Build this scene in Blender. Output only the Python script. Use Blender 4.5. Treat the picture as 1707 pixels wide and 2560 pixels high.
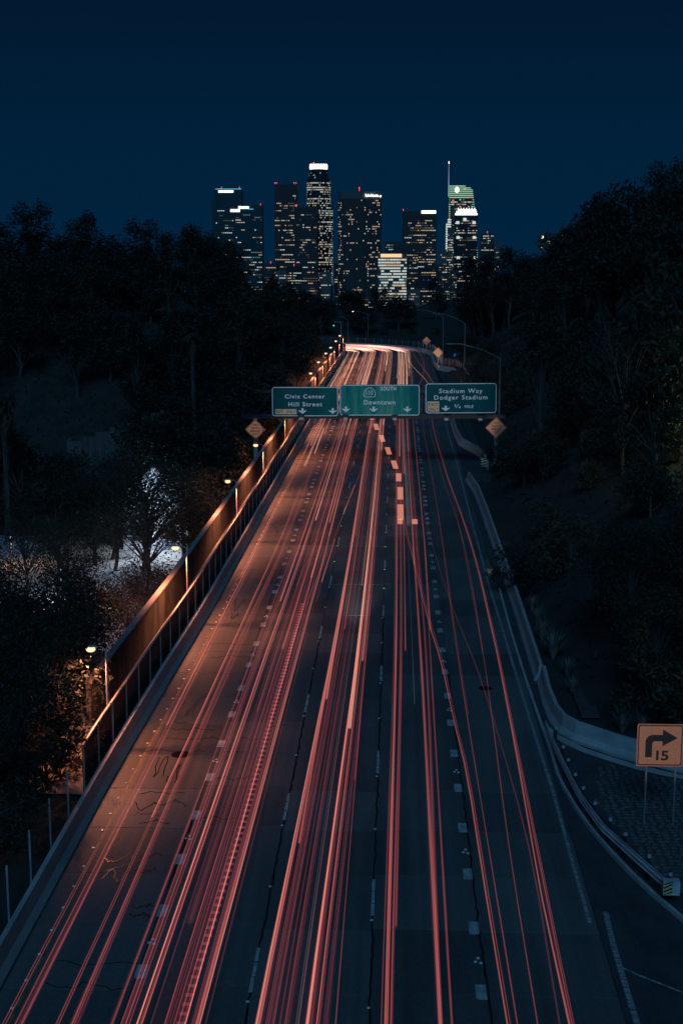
import bpy, math, random
from mathutils import Vector, Matrix
R=math.radians
rnd=random.Random(11)
for o in list(bpy.data.objects): bpy.data.objects.remove(o)
scn=bpy.context.scene; col=scn.collection

# ------------------------------------------------------------------ camera
cam=bpy.data.cameras.new('camera'); camo=bpy.data.objects.new('camera',cam); col.objects.link(camo)
cam.sensor_fit='HORIZONTAL'; cam.sensor_width=24.0; cam.lens=48.98; cam.clip_start=0.5; cam.clip_end=20000
camo.location=(0,0,21.5); camo.rotation_euler=(R(90-10.81),0,R(2.215)); scn.camera=camo
# ------------------------------------------------------------------ world: deep blue night sky
w=bpy.data.worlds.new('World'); scn.world=w; w.use_nodes=True
nt=w.node_tree; N=nt.nodes; L=nt.links; N.clear()
wo=N.new('ShaderNodeOutputWorld'); bg=N.new('ShaderNodeBackground'); L.new(bg.outputs[0],wo.inputs[0])
tc=N.new('ShaderNodeTexCoord'); sx=N.new('ShaderNodeSeparateXYZ'); L.new(tc.outputs['Generated'],sx.inputs[0])
cr=N.new('ShaderNodeValToRGB'); L.new(sx.outputs['Z'],cr.inputs[0])
e=cr.color_ramp.elements
e[0].position=0.0; e[0].color=(0.0005,0.0170,0.0480,1)
e[1].position=0.10; e[1].color=(0.0004,0.0132,0.0385,1)
x=e.new(0.22); x.color=(0.0006,0.0062,0.0208,1)
x=e.new(1.0); x.color=(0.0006,0.0054,0.0175,1)
L.new(cr.outputs[0],bg.inputs[0]); bg.inputs[1].default_value=1.0
# ------------------------------------------------------------------ added soft blue sun from behind, lifting the darks like city skyglow
sd=bpy.data.lights.new('blue_fill_sun','SUN'); so=bpy.data.objects.new('blue_fill_sun',sd); col.objects.link(so)
sd.energy=0.78; sd.angle=R(25); sd.color=(0.16,0.52,1.0)
so.rotation_euler=(R(52),0,R(-3))
# ------------------------------------------------------------------ exposure / render
scn.view_settings.view_transform='Standard'; scn.view_settings.look='None'
scn.view_settings.exposure=0.0; scn.view_settings.gamma=1.0; scn.view_settings.use_curve_mapping=False
scn.render.engine='CYCLES'; scn.cycles.transparent_max_bounces=160; scn.cycles.max_bounces=5
scn.cycles.use_denoising=True; scn.cycles.sample_clamp_indirect=4.0

# ================================================================== helpers
class MB:
    def __init__(s): s.v=[]; s.f=[]; s.m=[]; s.mi=0
    def face(s,pts):
        n=len(s.v); s.v+= [tuple(p) for p in pts]; s.f.append(tuple(range(n,n+len(pts)))); s.m.append(s.mi)
    def box(s,x0,x1,y0,y1,z0,z1):
        n=len(s.v)
        s.v+=[(x0,y0,z0),(x1,y0,z0),(x1,y1,z0),(x0,y1,z0),(x0,y0,z1),(x1,y0,z1),(x1,y1,z1),(x0,y1,z1)]
        for q in ((0,3,2,1),(4,5,6,7),(0,1,5,4),(1,2,6,5),(2,3,7,6),(3,0,4,7)):
            s.f.append(tuple(n+i for i in q)); s.m.append(s.mi)
    def tube(s,pts,rad,k=6,caps=True,sz=1.0):
        pts=[Vector(p) for p in pts]; n0=len(s.v); m=len(pts)
        rr=rad if isinstance(rad,(list,tuple)) else [rad]*m
        for i,p in enumerate(pts):
            d=(pts[min(i+1,m-1)]-pts[max(i-1,0)]).normalized()
            a=Vector((0,0,1)) if abs(d.z)<0.9 else Vector((1,0,0))
            u=d.cross(a).normalized(); t=u.cross(d).normalized()
            for j in range(k):
                an=2*math.pi*j/k
                s.v.append(tuple(p+u*(math.cos(an)*rr[i])+t*(math.sin(an)*rr[i]*sz)))
        for i in range(m-1):
            for j in range(k):
                a=n0+i*k+j; b=n0+i*k+(j+1)%k
                s.f.append((a,b,b+k,a+k)); s.m.append(s.mi)
        if caps:
            s.f.append(tuple(n0+j for j in reversed(range(k)))); s.m.append(s.mi)
            s.f.append(tuple(n0+(m-1)*k+j for j in range(k))); s.m.append(s.mi)
    def prism(s,poly,z0,z1):           # polygon in xy, counter clockwise
        n=len(s.v); k=len(poly)
        s.v+=[(p[0],p[1],z0) for p in poly]+[(p[0],p[1],z1) for p in poly]
        s.f.append(tuple(n+j for j in reversed(range(k)))); s.m.append(s.mi)
        s.f.append(tuple(n+k+j for j in range(k))); s.m.append(s.mi)
        for j in range(k):
            a=n+j; b=n+(j+1)%k; s.f.append((a,b,b+k,a+k)); s.m.append(s.mi)
    def plate(s,poly,y0,y1):           # polygon in xz (seen from -y counter clockwise), front y0, back y1
        n=len(s.v); k=len(poly)
        s.v+=[(p[0],y0,p[1]) for p in poly]+[(p[0],y1,p[1]) for p in poly]
        s.f.append(tuple(n+j for j in range(k))); s.m.append(s.mi)
        s.f.append(tuple(n+k+j for j in reversed(range(k)))); s.m.append(s.mi)
        for j in range(k):
            a=n+j; b=n+(j+1)%k; s.f.append((b,a,a+k,b+k)); s.m.append(s.mi)
    def ring(s,outer,inner,y0,y1):
        k=len(outer)
        for j in range(k):
            a,b=outer[j],outer[(j+1)%k]; c,d=inner[(j+1)%k],inner[j]
            s.plate([a,b,c,d],y0,y1)
    def sweep(s,prof,pts,closed=False,cap=True):   # prof: (offset to the right of travel, z)
        n0=len(s.v); k=len(prof); m=len(pts)
        for i,p in enumerate(pts):
            a=pts[max(i-1,0)]; b=pts[min(i+1,m-1)]
            dx,dy=b[0]-a[0],b[1]-a[1]; l=math.hypot(dx,dy) or 1; nx,ny=dy/l,-dx/l
            z=p[2] if len(p)>2 else 0
            for q in prof: s.v.append((p[0]+nx*q[0],p[1]+ny*q[0],z+q[1]))
        for i in range(m-1):
            for j in range(k if closed else k-1):
                a=n0+i*k+j; b=n0+i*k+(j+1)%k
                s.f.append((a,b,b+k,a+k)); s.m.append(s.mi)
        if closed and cap:
            s.f.append(tuple(n0+j for j in range(k))); s.m.append(s.mi)
            s.f.append(tuple(n0+(m-1)*k+j for j in reversed(range(k)))); s.m.append(s.mi)
    def ball(s,c,rx,ry,rz,k=10,m=6):
        n0=len(s.v)
        for i in range(m+1):
            t=math.pi*i/m
            for j in range(k):
                a=2*math.pi*j/k
                s.v.append((c[0]+rx*math.sin(t)*math.cos(a),c[1]+ry*math.sin(t)*math.sin(a),c[2]+rz*math.cos(t)))
        for i in range(m):
            for j in range(k):
                a=n0+i*k+j; b=n0+i*k+(j+1)%k
                s.f.append((a,a+k,b+k,b)); s.m.append(s.mi)
    def mesh(s,name,mats):
        me=bpy.data.meshes.new(name); me.from_pydata(s.v,[],s.f)
        mats=mats if isinstance(mats,(list,tuple)) else [mats]
        for q in mats: me.materials.append(q)
        if len(mats)>1: me.polygons.foreach_set('material_index',s.m)
        me.update(); return me
    def build(s,name,mats,parent=None,loc=None,smooth=False,kind=None):
        me=s.mesh(name,mats)
        if smooth: me.polygons.foreach_set('use_smooth',[True]*len(me.polygons))
        return put(name,me,parent,loc,kind=kind)
def put(name,me,parent=None,loc=None,rot=None,kind=None):
    o=bpy.data.objects.new(name,me); col.objects.link(o)
    if parent: o.parent=parent
    if loc: o.location=loc
    if rot: o.rotation_euler=rot
    if kind: o['kind']=kind
    return o
def tag(o,label,cat,group=None):
    o['label']=label; o['category']=cat
    if group: o['group']=group
    return o
def thing(name,label,cat,loc=(0,0,0),group=None,rz=0):
    o=bpy.data.objects.new(name,None); col.objects.link(o); o.location=loc; o.rotation_euler=(0,0,rz)
    o.empty_display_size=.2
    return tag(o,label,cat,group)
ORD=['first','second','third','fourth','fifth','sixth','seventh','eighth','ninth','tenth','eleventh','twelfth','thirteenth','fourteenth','fifteenth','sixteenth','seventeenth','eighteenth','nineteenth','twentieth']
def lerp(t,tab):
    if t<=tab[0][0]: return tab[0][1]
    for (a,b),(c,d) in zip(tab,tab[1:]):
        if t<=c: return b+(d-b)*(t-a)/(c-a)
    return tab[-1][1]
def smooth(a,b,x):
    t=max(0,min(1,(x-a)/(b-a))); return t*t*(3-2*t)

# ------------------------------------------------------------------ materials
def mat(name,color,rough=.7,metal=0.0,spec=.5,noise=None,bump=None):
    """noise=(scale xyz, amount 0..1, second colour)"""
    m=bpy.data.materials.new(name); m.use_nodes=True
    n=m.node_tree.nodes; l=m.node_tree.links; p=n['Principled BSDF']
    p.inputs['Base Color'].default_value=(*color,1); p.inputs['Roughness'].default_value=rough
    p.inputs['Metallic'].default_value=metal; p.inputs['Specular IOR Level'].default_value=spec
    if noise:
        g=n.new('ShaderNodeNewGeometry'); mp=n.new('ShaderNodeMapping'); mp.inputs['Scale'].default_value=noise[0]
        l.new(g.outputs['Position'],mp.inputs[0]); t=n.new('ShaderNodeTexNoise'); t.inputs['Scale'].default_value=1
        t.inputs['Detail'].default_value=6; t.inputs['Roughness'].default_value=.62; l.new(mp.outputs[0],t.inputs[0])
        r=n.new('ShaderNodeValToRGB'); r.color_ramp.elements[0].position=.36; r.color_ramp.elements[1].position=.66
        r.color_ramp.elements[0].color=(*color,1); c2=noise[2]
        r.color_ramp.elements[1].color=(*[a+(b-a)*noise[1] for a,b in zip(color,c2)],1)
        l.new(t.outputs[0],r.inputs[0]); l.new(r.outputs[0],p.inputs['Base Color'])
        if bump:
            b=n.new('ShaderNodeBump'); b.inputs['Strength'].default_value=bump; b.inputs['Distance'].default_value=.03
            l.new(t.outputs[0],b.inputs['Height']); l.new(b.outputs[0],p.inputs['Normal'])
    return m
def emit(name,color,s,sample=False):
    m=bpy.data.materials.new(name); m.use_nodes=True; n=m.node_tree.nodes; l=m.node_tree.links; n.clear()
    o=n.new('ShaderNodeOutputMaterial'); e=n.new('ShaderNodeEmission'); e.inputs[0].default_value=(*color,1); e.inputs[1].default_value=s
    l.new(e.outputs[0],o.inputs[0])
    if not sample: m.cycles.emission_sampling='NONE'
    return m
def glow(name,color,s):
    """light adding to whatever lies behind it, as a moving lamp does over a long exposure"""
    m=bpy.data.materials.new(name); m.use_nodes=True; n=m.node_tree.nodes; l=m.node_tree.links; n.clear()
    o=n.new('ShaderNodeOutputMaterial'); e=n.new('ShaderNodeEmission'); t=n.new('ShaderNodeBsdfTransparent'); a=n.new('ShaderNodeAddShader')
    e.inputs[0].default_value=(*color,1); e.inputs[1].default_value=s
    l.new(e.outputs[0],a.inputs[0]); l.new(t.outputs[0],a.inputs[1]); l.new(a.outputs[0],o.inputs[0])
    m.cycles.emission_sampling='NONE'
    return m
def concrete_slab():
    m=mat('slab_concrete',(.085,.083,.08),.62)
    n=m.node_tree.nodes; l=m.node_tree.links; p=n['Principled BSDF']
    g=n.new('ShaderNodeNewGeometry'); oi=n.new('ShaderNodeObjectInfo')
    def nz(sc,det):
        mp=n.new('ShaderNodeMapping'); mp.inputs['Scale'].default_value=sc; l.new(g.outputs['Position'],mp.inputs[0])
        t=n.new('ShaderNodeTexNoise'); t.inputs['Scale'].default_value=1; t.inputs['Detail'].default_value=det; l.new(mp.outputs[0],t.inputs[0]); return t.outputs[0]
    a=nz((.55,.12,1),5); b=nz((9,5,1),6); c=nz((2.6,.03,1),3)
    def mth(op,x,y):
        q=n.new('ShaderNodeMath'); q.operation=op
        for i,z in enumerate((x,y)):
            if isinstance(z,float): q.inputs[i].default_value=z
            else: l.new(z,q.inputs[i])
        return q.outputs[0]
    s=mth('ADD',mth('MULTIPLY',a,.75),mth('ADD',mth('MULTIPLY',b,.55),mth('MULTIPLY',c,.55)))
    s=mth('ADD',mth('MULTIPLY',oi.outputs['Random'],.36),s)
    mr=n.new('ShaderNodeMapRange'); l.new(s,mr.inputs[0]); mr.inputs[1].default_value=.65; mr.inputs[2].default_value=1.5
    r=n.new('ShaderNodeValToRGB'); l.new(mr.outputs[0],r.inputs[0])
    r.color_ramp.elements[0].color=(.050,.050,.050,1); r.color_ramp.elements[1].color=(.165,.16,.15,1)
    l.new(r.outputs[0],p.inputs['Base Color'])
    bp=n.new('ShaderNodeBump'); bp.inputs['Strength'].default_value=.35; bp.inputs['Distance'].default_value=.02; l.new(b,bp.inputs['Height']); l.new(bp.outputs[0],p.inputs['Normal'])
    mr2=n.new('ShaderNodeMapRange'); l.new(c,mr2.inputs[0]); mr2.inputs[3].default_value=.48; mr2.inputs[4].default_value=.75; l.new(mr2.outputs[0],p.inputs['Roughness'])
    return m
M={}
M['slab']=concrete_slab()
M['asphalt']=mat('asphalt',(.040,.041,.043),.8,noise=((1.2,.8,1),1,(.07,.07,.068)),bump=.4)
M['dirt']=mat('dark_soil',(.018,.018,.015),.95,noise=((.5,.5,.5),1,(.038,.035,.028)),bump=.6)
M['barrier']=mat('barrier_concrete',(.30,.31,.31),.75,noise=((.9,.35,1.4),1,(.46,.45,.43)),bump=.3)
M['barrier_old']=mat('old_barrier_concrete',(.30,.31,.31),.8,noise=((1.5,.5,2.2),1,(.42,.40,.37)),bump=.4)
M['curb']=mat('curb_concrete',(.34,.34,.33),.75,noise=((1,1,1),1,(.48,.46,.44)))
M['paint']=mat('road_paint',(.26,.27,.27),.6,noise=((7,2.4,1),1,(.60,.60,.58)))
M['yellow_paint']=mat('yellow_paint',(.12,.09,.05),.6,noise=((6,2,1),1,(.30,.22,.10)))
M['worn']=mat('worn_line_paint',(.05,.052,.055),.7,noise=((3,13,1),1,(.52,.53,.52)))
M['stud']=mat('ceramic_stud',(.80,.80,.78),.35)
M['tar']=mat('tar_seal',(.012,.012,.013),.36,spec=1.0)
M['crack']=mat('crack_fill',(.010,.010,.011),.9,spec=.1)
M['wall']=mat('tan_wall',(.115,.108,.095),.85,noise=((.7,.8,.35),1,(.008,.008,.007)),bump=.3)
M['path']=mat('path_concrete',(.20,.19,.18),.85,noise=((.8,.8,.8),1,(.3,.28,.26)))
M['slat']=mat('fence_slat',(.075,.062,.05),.85,noise=((1,2,.3),1,(.13,.105,.08)))
M['galv']=mat('galvanised_steel',(.36,.38,.39),.5,.15,noise=((2,.7,2),1,(.62,.63,.62)))
M['rail']=mat('handrail_steel',(.50,.48,.44),.5,.3)
M['pole']=mat('pole_paint',(.36,.37,.37),.5,.2)
M['dark']=mat('dark_steel',(.012,.014,.016),.6)
M['dusk']=mat('black_cladding',(.012,.013,.014),1.0,spec=0.0)
M['white']=mat('sign_white',(.85,.86,.84),.5)
M['legend']=mat('sign_legend',(.72,.74,.73),.5,noise=((3,3,6),1,(.9,.9,.88)))
M['refl']=mat('reflector_grey',(.38,.40,.40),.5)
M['postgrey']=mat('weathered_post',(.15,.16,.16),.6)
M['orange']=mat('sign_orange',(.84,.27,.13),.5,noise=((5,5,5),1,(.90,.33,.17)))
M['amber']=mat('sign_amber',(.80,.50,.24),.5,noise=((9,9,9),1,(.9,.6,.32)))
M['black']=mat('sign_black',(.015,.015,.015),.6)
M['bark']=mat('bark',(.045,.04,.034),.9,noise=((3,3,.8),1,(.09,.078,.066)),bump=.6)
M['pale_bark']=mat('pale_bark',(.045,.041,.036),.9,noise=((2,2,.6),1,(.075,.066,.056)))
M['rock']=mat('cobble_stone',(.045,.048,.048),.8,noise=((4,4,4),1,(.12,.12,.115)))
M['grass']=mat('dry_grass',(.12,.11,.085),.9,noise=((3,3,3),1,(.19,.175,.14)))
def leafmat(name,c1,c2):
    m=mat(name,c1,.65,noise=((.35,.35,.35),1,c2),spec=.25); n=m.node_tree.nodes; l=m.node_tree.links; p=n['Principled BSDF']
    tr=n.new('ShaderNodeBsdfTranslucent'); tr.inputs[0].default_value=(c2[0]*.8,c2[1]*.9,c2[2]*.5,1)
    mx=n.new('ShaderNodeMixShader'); mx.inputs[0].default_value=.25
    l.new(p.outputs[0],mx.inputs[1]); l.new(tr.outputs[0],mx.inputs[2]); l.new(mx.outputs[0],n['Material Output'].inputs[0]); return m
M['leaf']=leafmat('dark_leaf',(.024,.033,.026),(.036,.046,.036))
M['leaf2']=leafmat('grey_green_leaf',(.028,.034,.025),(.055,.062,.045))
M['leaf3']=leafmat('dry_leaf',(.075,.060,.040),(.13,.10,.065))
def signgreen():
    m=mat('sign_green',(.0,.13,.105),.6,spec=.1); n=m.node_tree.nodes; l=m.node_tree.links; p=n['Principled BSDF']
    g=n.new('ShaderNodeNewGeometry'); mp=n.new('ShaderNodeMapping'); mp.inputs['Scale'].default_value=(1.1,1,.10); l.new(g.outputs['Position'],mp.inputs[0])
    t=n.new('ShaderNodeTexNoise'); t.inputs['Scale'].default_value=1; t.inputs['Detail'].default_value=7; t.inputs['Roughness'].default_value=.65; l.new(mp.outputs[0],t.inputs[0])
    sx=n.new('ShaderNodeSeparateXYZ'); l.new(g.outputs['Position'],sx.inputs[0])
    # weathering is strongest on the middle board
    q=n.new('ShaderNodeValToRGB'); mr=n.new('ShaderNodeMapRange'); l.new(sx.outputs['X'],mr.inputs[0]); mr.inputs[1].default_value=-12; mr.inputs[2].default_value=10
    l.new(mr.outputs[0],q.inputs[0]); q.color_ramp.elements[0].color=(0,0,0,1); q.color_ramp.elements[1].color=(0,0,0,1)
    for ps,vl in ((.18,.02),(.24,.35),(.29,.2),(.31,.8),(.5,.75),(.57,.85),(.66,.35),(.70,.05)):
        a=q.color_ramp.elements.new(ps); a.color=(vl,vl,vl,1)
    ad=n.new('ShaderNodeMath'); ad.operation='MULTIPLY'; l.new(t.outputs[0],ad.inputs[0]); l.new(q.outputs[0],ad.inputs[1])
    r=n.new('ShaderNodeValToRGB'); l.new(ad.outputs[0],r.inputs[0]); el=r.color_ramp.elements
    el[0].position=.05; el[0].color=(.0,.085,.085,1); el[1].position=.33; el[1].color=(.0,.17,.15,1)
    a=el.new(.43); a.color=(.035,.30,.23,1); a=el.new(.52); a.color=(.22,.33,.19,1)
    l.new(r.outputs[0],p.inputs['Base Color']); return m
M['green']=signgreen()
def wire():
    m=bpy.data.materials.new('chain_link_wire'); m.use_nodes=True; n=m.node_tree.nodes; l=m.node_tree.links; p=n['Principled BSDF']
    p.inputs['Base Color'].default_value=(.2,.2,.2,1); p.inputs['Roughness'].default_value=.5
    g=n.new('ShaderNodeNewGeometry'); mp=n.new('ShaderNodeMapping'); mp.inputs['Rotation'].default_value=(R(45),0,0); mp.inputs['Scale'].default_value=(1,15,15); l.new(g.outputs['Position'],mp.inputs[0])
    sx=n.new('ShaderNodeSeparateXYZ'); l.new(mp.outputs[0],sx.inputs[0])
    outs=[]
    for ax in ('Y','Z'):
        f=n.new('ShaderNodeMath'); f.operation='FRACT'; l.new(sx.outputs[ax],f.inputs[0])
        c=n.new('ShaderNodeMath'); c.operation='LESS_THAN'; c.inputs[1].default_value=.10; l.new(f.outputs[0],c.inputs[0]); outs.append(c.outputs[0])
    mx=n.new('ShaderNodeMath'); mx.operation='MAXIMUM'; l.new(outs[0],mx.inputs[0]); l.new(outs[1],mx.inputs[1])
    t=n.new('ShaderNodeBsdfTransparent'); ms=n.new('ShaderNodeMixShader'); l.new(mx.outputs[0],ms.inputs[0]); l.new(t.outputs[0],ms.inputs[1]); l.new(p.outputs[0],ms.inputs[2])
    l.new(ms.outputs[0],n['Material Output'].inputs[0]); return m
M['wire']=wire()

# ================================================================== alignment
BAR=[(20,-11.5),(55,-11.45),(82,-10.85),(109,-10.6),(156,-10.15),(180,-9.95),(208,-9.9),(237,-9.5),(265,-9.2),(300,-9.2)]
def XL(y): return lerp(y,BAR)            # foot of the left barrier
CX,CY=-22.0,278.0; TEND=CY+22*math.pi/2
def path(s,t):
    """s metres right of the road axis, t metres along it; the road bends left beyond t = 278"""
    if t<=CY: return (s,t)
    if t<TEND:
        a=(t-CY)/22.0; return (CX+(22+s)*math.cos(a),CY+(22+s)*math.sin(a))
    return (CX-(t-TEND),CY+22+s)
LANES=[-7.62,-4.12,-.62,2.80]
def lane_drift(t): return .35*smooth(170,250,t)

# ================================================================== terrain
def ground(x,y):
    z=-.16
    if 262<y<287 and x<-14: z+=2.2*smooth(0,6,-14-x)*(1-smooth(281,287,y))
    # right hillside
    xr=9.0 if y>66 else 9.0+(66-y)*.62
    if y<262 or x>8.5:
        if x>xr: z+=30*(1-math.exp(-(x-xr)*.72/30))*smooth(0,1,(360-y)/120 if y>240 else 1)+ (.9*math.sin(x*.21+y*.05)+.7*math.sin(y*.13-x*.08))*smooth(0,8,x-xr)
    if y<262 and x<-14.2:
        d=-14.2-x
        val=-6*smooth(0,4.5,d)*(1-smooth(178,204,y))-3.2*smooth(15,21,d)*smooth(132,150,y)*(1-smooth(181,190,y))
        hill=(11+.8*math.sin(x*.2)+.6*math.sin(y*.17))*smooth(182,240,y)*smooth(0,26,d)*(1-.9*smooth(250,262,y))
        far=10*smooth(45,110,d)
        z+=val+hill+far
    if y>=314:
        b=smooth(314,350,y)
        z+=b*(3+7*smooth(0,60,-x-20)+10*smooth(15,60,x))
    if y>380: z-=.043*(y-380)*1.0
    return z
def terrain():
    xs=[-9000,-5000,-2500,-1200,-700,-450,-300,-220,-170,-130]+[ -110+3.0*i for i in range(0,25)]+[-36+1.5*i for i in range(0,48)]+[36+3*i for i in range(0,30)]+[130,160,200,260,350,500,800,1400,2600,5000,9000]
    ys=[-400,-200,-100,-40,0]+[12+3.0*i for i in range(0,115)]+[360,372,390,420,460,520,600,720,900,1200,1700,2500,4000,6500,9500]
    mb=MB(); nx=len(xs)
    for y in ys:
        for x in xs: mb.v.append((x,y,ground(x,y)))
    for j in range(len(ys)-1):
        for i in range(nx-1):
            a=j*nx+i; mb.f.append((a,a+1,a+1+nx,a+nx)); mb.m.append(0)
    return mb.build('terrain',M['dirt'],smooth=True,kind='structure')
terrain()

# ================================================================== road
road_mb=MB()
road_mb.sweep([(-11.5,0),(7.3,0)],[(0,-30,-.05),(0,176.5,-.05)])
road=road_mb.build('road',M['asphalt'],kind='structure')
far=MB()
ts=[176+3.5*i for i in range(29)]+[278+2.0*i for i in range(18)]+[315,330,350,380]
n0=len(far.v)
for t in ts:
    for s in (-10.4,-5,0,4,7.0):
        x,y=path(s,t); far.v.append((x,y,.0))
for i in range(len(ts)-1):
    for j in range(4):
        a=n0+i*5+j; far.f.append((a,a+1,a+6,a+5)); far.m.append(0)
far.build('far_roadway',M['slab'],road)
# concrete slabs of the near roadway, joint by joint
edges=[-11.46]+LANES+[6.62]
for c in range(5):
    x0,x1=edges[c]+.016,edges[c+1]-.016
    mb=MB(); mb.box(x0,x1,.018,3.852,-.12,0); me=mb.mesh('slab',M['slab'])
    for k in range(-3,38):
        y=37.3-3.87*2+3.87*k+[.0,.4,0,.2,.1][c]
        if y>173: break
        put('slab',me,road,(0,y,rnd.uniform(-.006,.0)))
ap=MB(); ap.box(6.635,7.6,20,130,-.12,-.012); ap.build('shoulder',M['asphalt'],road)
bay=MB()
bay.prism([(6.63,128.6),(8.9,128.6),(10.9,150),(10.9,225),(10.6,238),(7.2,247.5),(6.8,262),(7.02,262),(7.02,176.6),(6.63,176.4)],-.1,-.006)
bay.build('lay_by',M['asphalt'],road)
ramp=MB(); ramp.prism([(7.61,20),(40,20),(40,54.4),(16,54.4),(10.3,56.2),(8.3,58),(7.61,59)],-.12,-.02); ramp.build('exit_ramp',M['asphalt'],road)

def ribbon(mb,pts,wd,z):
    for a,b in zip(pts,pts[1:]):
        dx,dy=b[0]-a[0],b[1]-a[1]; l=math.hypot(dx,dy) or 1; nx,ny=dy/l*wd/2,-dx/l*wd/2
        mb.face([(a[0]-nx,a[1]-ny,z),(a[0]+nx,a[1]+ny,z),(b[0]+nx,b[1]+ny,z),(b[0]-nx,b[1]-ny,z)])
def strip(name,prof,pts,m,parent,kind=None):
    mb=MB(); mb.sweep(prof,pts); return mb.build(name,m,parent,kind=kind)
# lane dashes, narrow kind (three short bars) and wide kind (one block), with ceramic studs
nb=MB(); nb.box(-.055,.055,-.42,.42,.0035,.007); dash_n=nb.mesh('lane_dash',M['paint'])
wb=MB(); wb.box(-.16,.16,-.42,.42,.0035,.007); dash_w=wb.mesh('lane_dash',M['paint'])
sb=MB(); sb.prism([(.055*math.cos(a*math.pi/4),.055*math.sin(a*math.pi/4)) for a in range(8)],.0,.022); stud=sb.mesh('road_stud',M['stud'])
far_st=MB(); far_dash=MB()
def stud_at(x,y):
    if y<150: put('road_stud',stud,road,(x,y,.002))
    else: far_st.box(x-.06,x+.06,y-.09,y+.09,.002,.03)
for li,base in ((1,39.1),(2,44.0)):
    for k in range(-1,19):
        y0=base+12.5*k
        if y0>262: break
        x=lambda y: LANES[li]+lane_drift(y)
        for d in (-1.35,-.45,.45):
            if y0+d<172: put('lane_dash',dash_n,road,(x(y0),y0+d,.0))
            else: far_dash.box(x(y0)-.06,x(y0)+.06,y0+d-.4,y0+d+.4,.004,.008)
        stud_at(x(y0)-.02,y0-2.3 if li==1 else y0-2.1); stud_at(x(y0)-.02,y0+5.1)
for li,b in ((0,38.4),(3,37.6)):
    for k in range(-2,60):
        y=b+3.92*k
        if y>264: break
        x=LANES[li]+lane_drift(y)-(.16 if li==3 else -.1)
        if y<172: put('lane_dash',dash_w,road,(x,y,.0))
        else: far_dash.box(x-.15,x+.15,y-.4,y+.4,.004,.008)
        if k%2==0:
            stud_at(x-.07,y+1.75); stud_at(x+.09,y+1.68); stud_at(x+.02,y+1.98)
for k in range(130):
    y=30+1.55*k if k<80 else 30+1.55*80+2.1*(k-80)
    if y>265: break
    stud_at(XL(y)+.68-.06,y)
far_st.build('far_road_studs',M['stud'],road,kind='stuff'); far_dash.build('far_lane_dashes',M['paint'],road,kind='stuff')
strip('edge_line',[(-.05,0),(.05,0)],[(XL(y)+.74,y,.0045) for y in range(24,172,4)],M['yellow_paint'],road)
strip('edge_line',[(-.065,0),(.065,0)],[(6.4,42.0,.0045),(6.4,46,.0045),(6.43,53,.0045),(6.3,64,.0045),(6.12,88,.0045),(6.15,110,.0045),(6.25,140,.0045),(6.2,172,.0045)],M['worn'],road)
strip('edge_line',[(-.09,0),(.09,0)],[(6.9,28,.0045),(6.92,36,.0045),(6.94,40.6,.0045),(7.02,42.8,.0045)],M['worn'],road)
mb=MB(); ribbon(mb,[(6.98,39.2),(7.63,38.6),(8.3,38.05),(9.0,37.4),(10.5,36.0)],.09,-.010); mb.build('exit_line',M['worn'],road)
# tar seals and cracks
def squig(n,x,y,wx,wy,seed,wd,m,nm):
    r2=random.Random(seed); mb=MB(); pts=[]
    for i in range(n):
        t=i/(n-1); pts.append((x+wx*(t-.5)+r2.uniform(-.05,.05),y+wy*math.sin(t*9+seed)*.5+r2.uniform(-.16,.16)))
    ribbon(mb,pts,wd,.006); return mb.build(nm,m,road)
for i,(x,y,wx,wy) in enumerate([(-9.5,46.2,1.5,.5),(-9.35,45.5,1.2,.3),(-9.6,44.9,.9,.9),(-8.9,46.5,1.3,.4),(-8.6,45.3,.8,.3),(-8.2,42.6,.8,.1),(-8.2,42.0,.7,.1),(-9.6,50.2,1.2,.1),
    (-9.75,63.1,.8,1.8),(-9.6,64.0,1.0,.8),(-9.85,61.6,.7,1.2),(-9.7,60.7,.8,.2),(-9.5,62.4,.5,2.0),(-9.9,68.3,.8,.5),(-9.5,86.4,.9,3.0),(-9.55,84.7,.8,1.2),(-9.5,82.0,.7,2.8),(-9.4,79.5,.6,1.2),(-9.2,88.0,.5,1.0),(-9.3,105,.8,2.5),(-9.2,108,.9,2.0),(-9.1,125,.7,3)]):
    squig(16,x,y,wx,wy,i+3,.042,M['tar'],'tar_seal')
for i,(x,y,wx,wy,n) in enumerate([(-9.7,55.2,.5,2.4,12),(-9.0,54.4,.5,2.2,12),(-9.2,52.4,1.8,.2,10),(-9.4,57.0,2.6,.2,10),(-8.9,58.6,2.4,.25,10),(-9.6,50.9,1.0,.9,12),(-9.2,59.8,2.2,.25,9),(-8.6,51.3,1.3,.4,10),(-9.0,49.5,1.2,.2,9),(-6.6,49.9,1.4,.3,9),(-6.5,54,1.5,.25,9),(-6.1,58.6,1.3,.25,9),(-8.8,38.9,3,.3,12),(-9.0,37.5,2.6,.3,12),(-8.7,71.2,2,.3,9),(-9.0,73.5,2.2,.3,9),(-5.3,60.4,1.2,.25,9)]):
    squig(n,x,y,wx,wy,i+40,.038,M['crack'],'crack')
for li,(a,b) in ((0,(44,50)),(1,(30,78)),(2,(30,80)),(3,(30,70))):
    mb=MB(); pts=[]; y=a
    while y<b: pts.append((LANES[li]+.02+rnd.uniform(-.045,.045),y)); y+=rnd.uniform(.25,.6)
    ribbon(mb,pts,.05,.0062); mb.build('joint_seal',M['crack'],road)
mb=MB(); mb.prism([(-9.1+.42*math.cos(a*.5236),56.6+.42*math.sin(a*.5236)) for a in range(12)],-.02,.004); mb.build('manhole_cover',M['crack'],road)
mb=MB(); mb.prism([(4.55+.35*math.cos(a*.5236),66.3+.35*math.sin(a*.5236)) for a in range(12)],-.02,.004); mb.build('manhole_cover',M['crack'],road)

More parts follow.
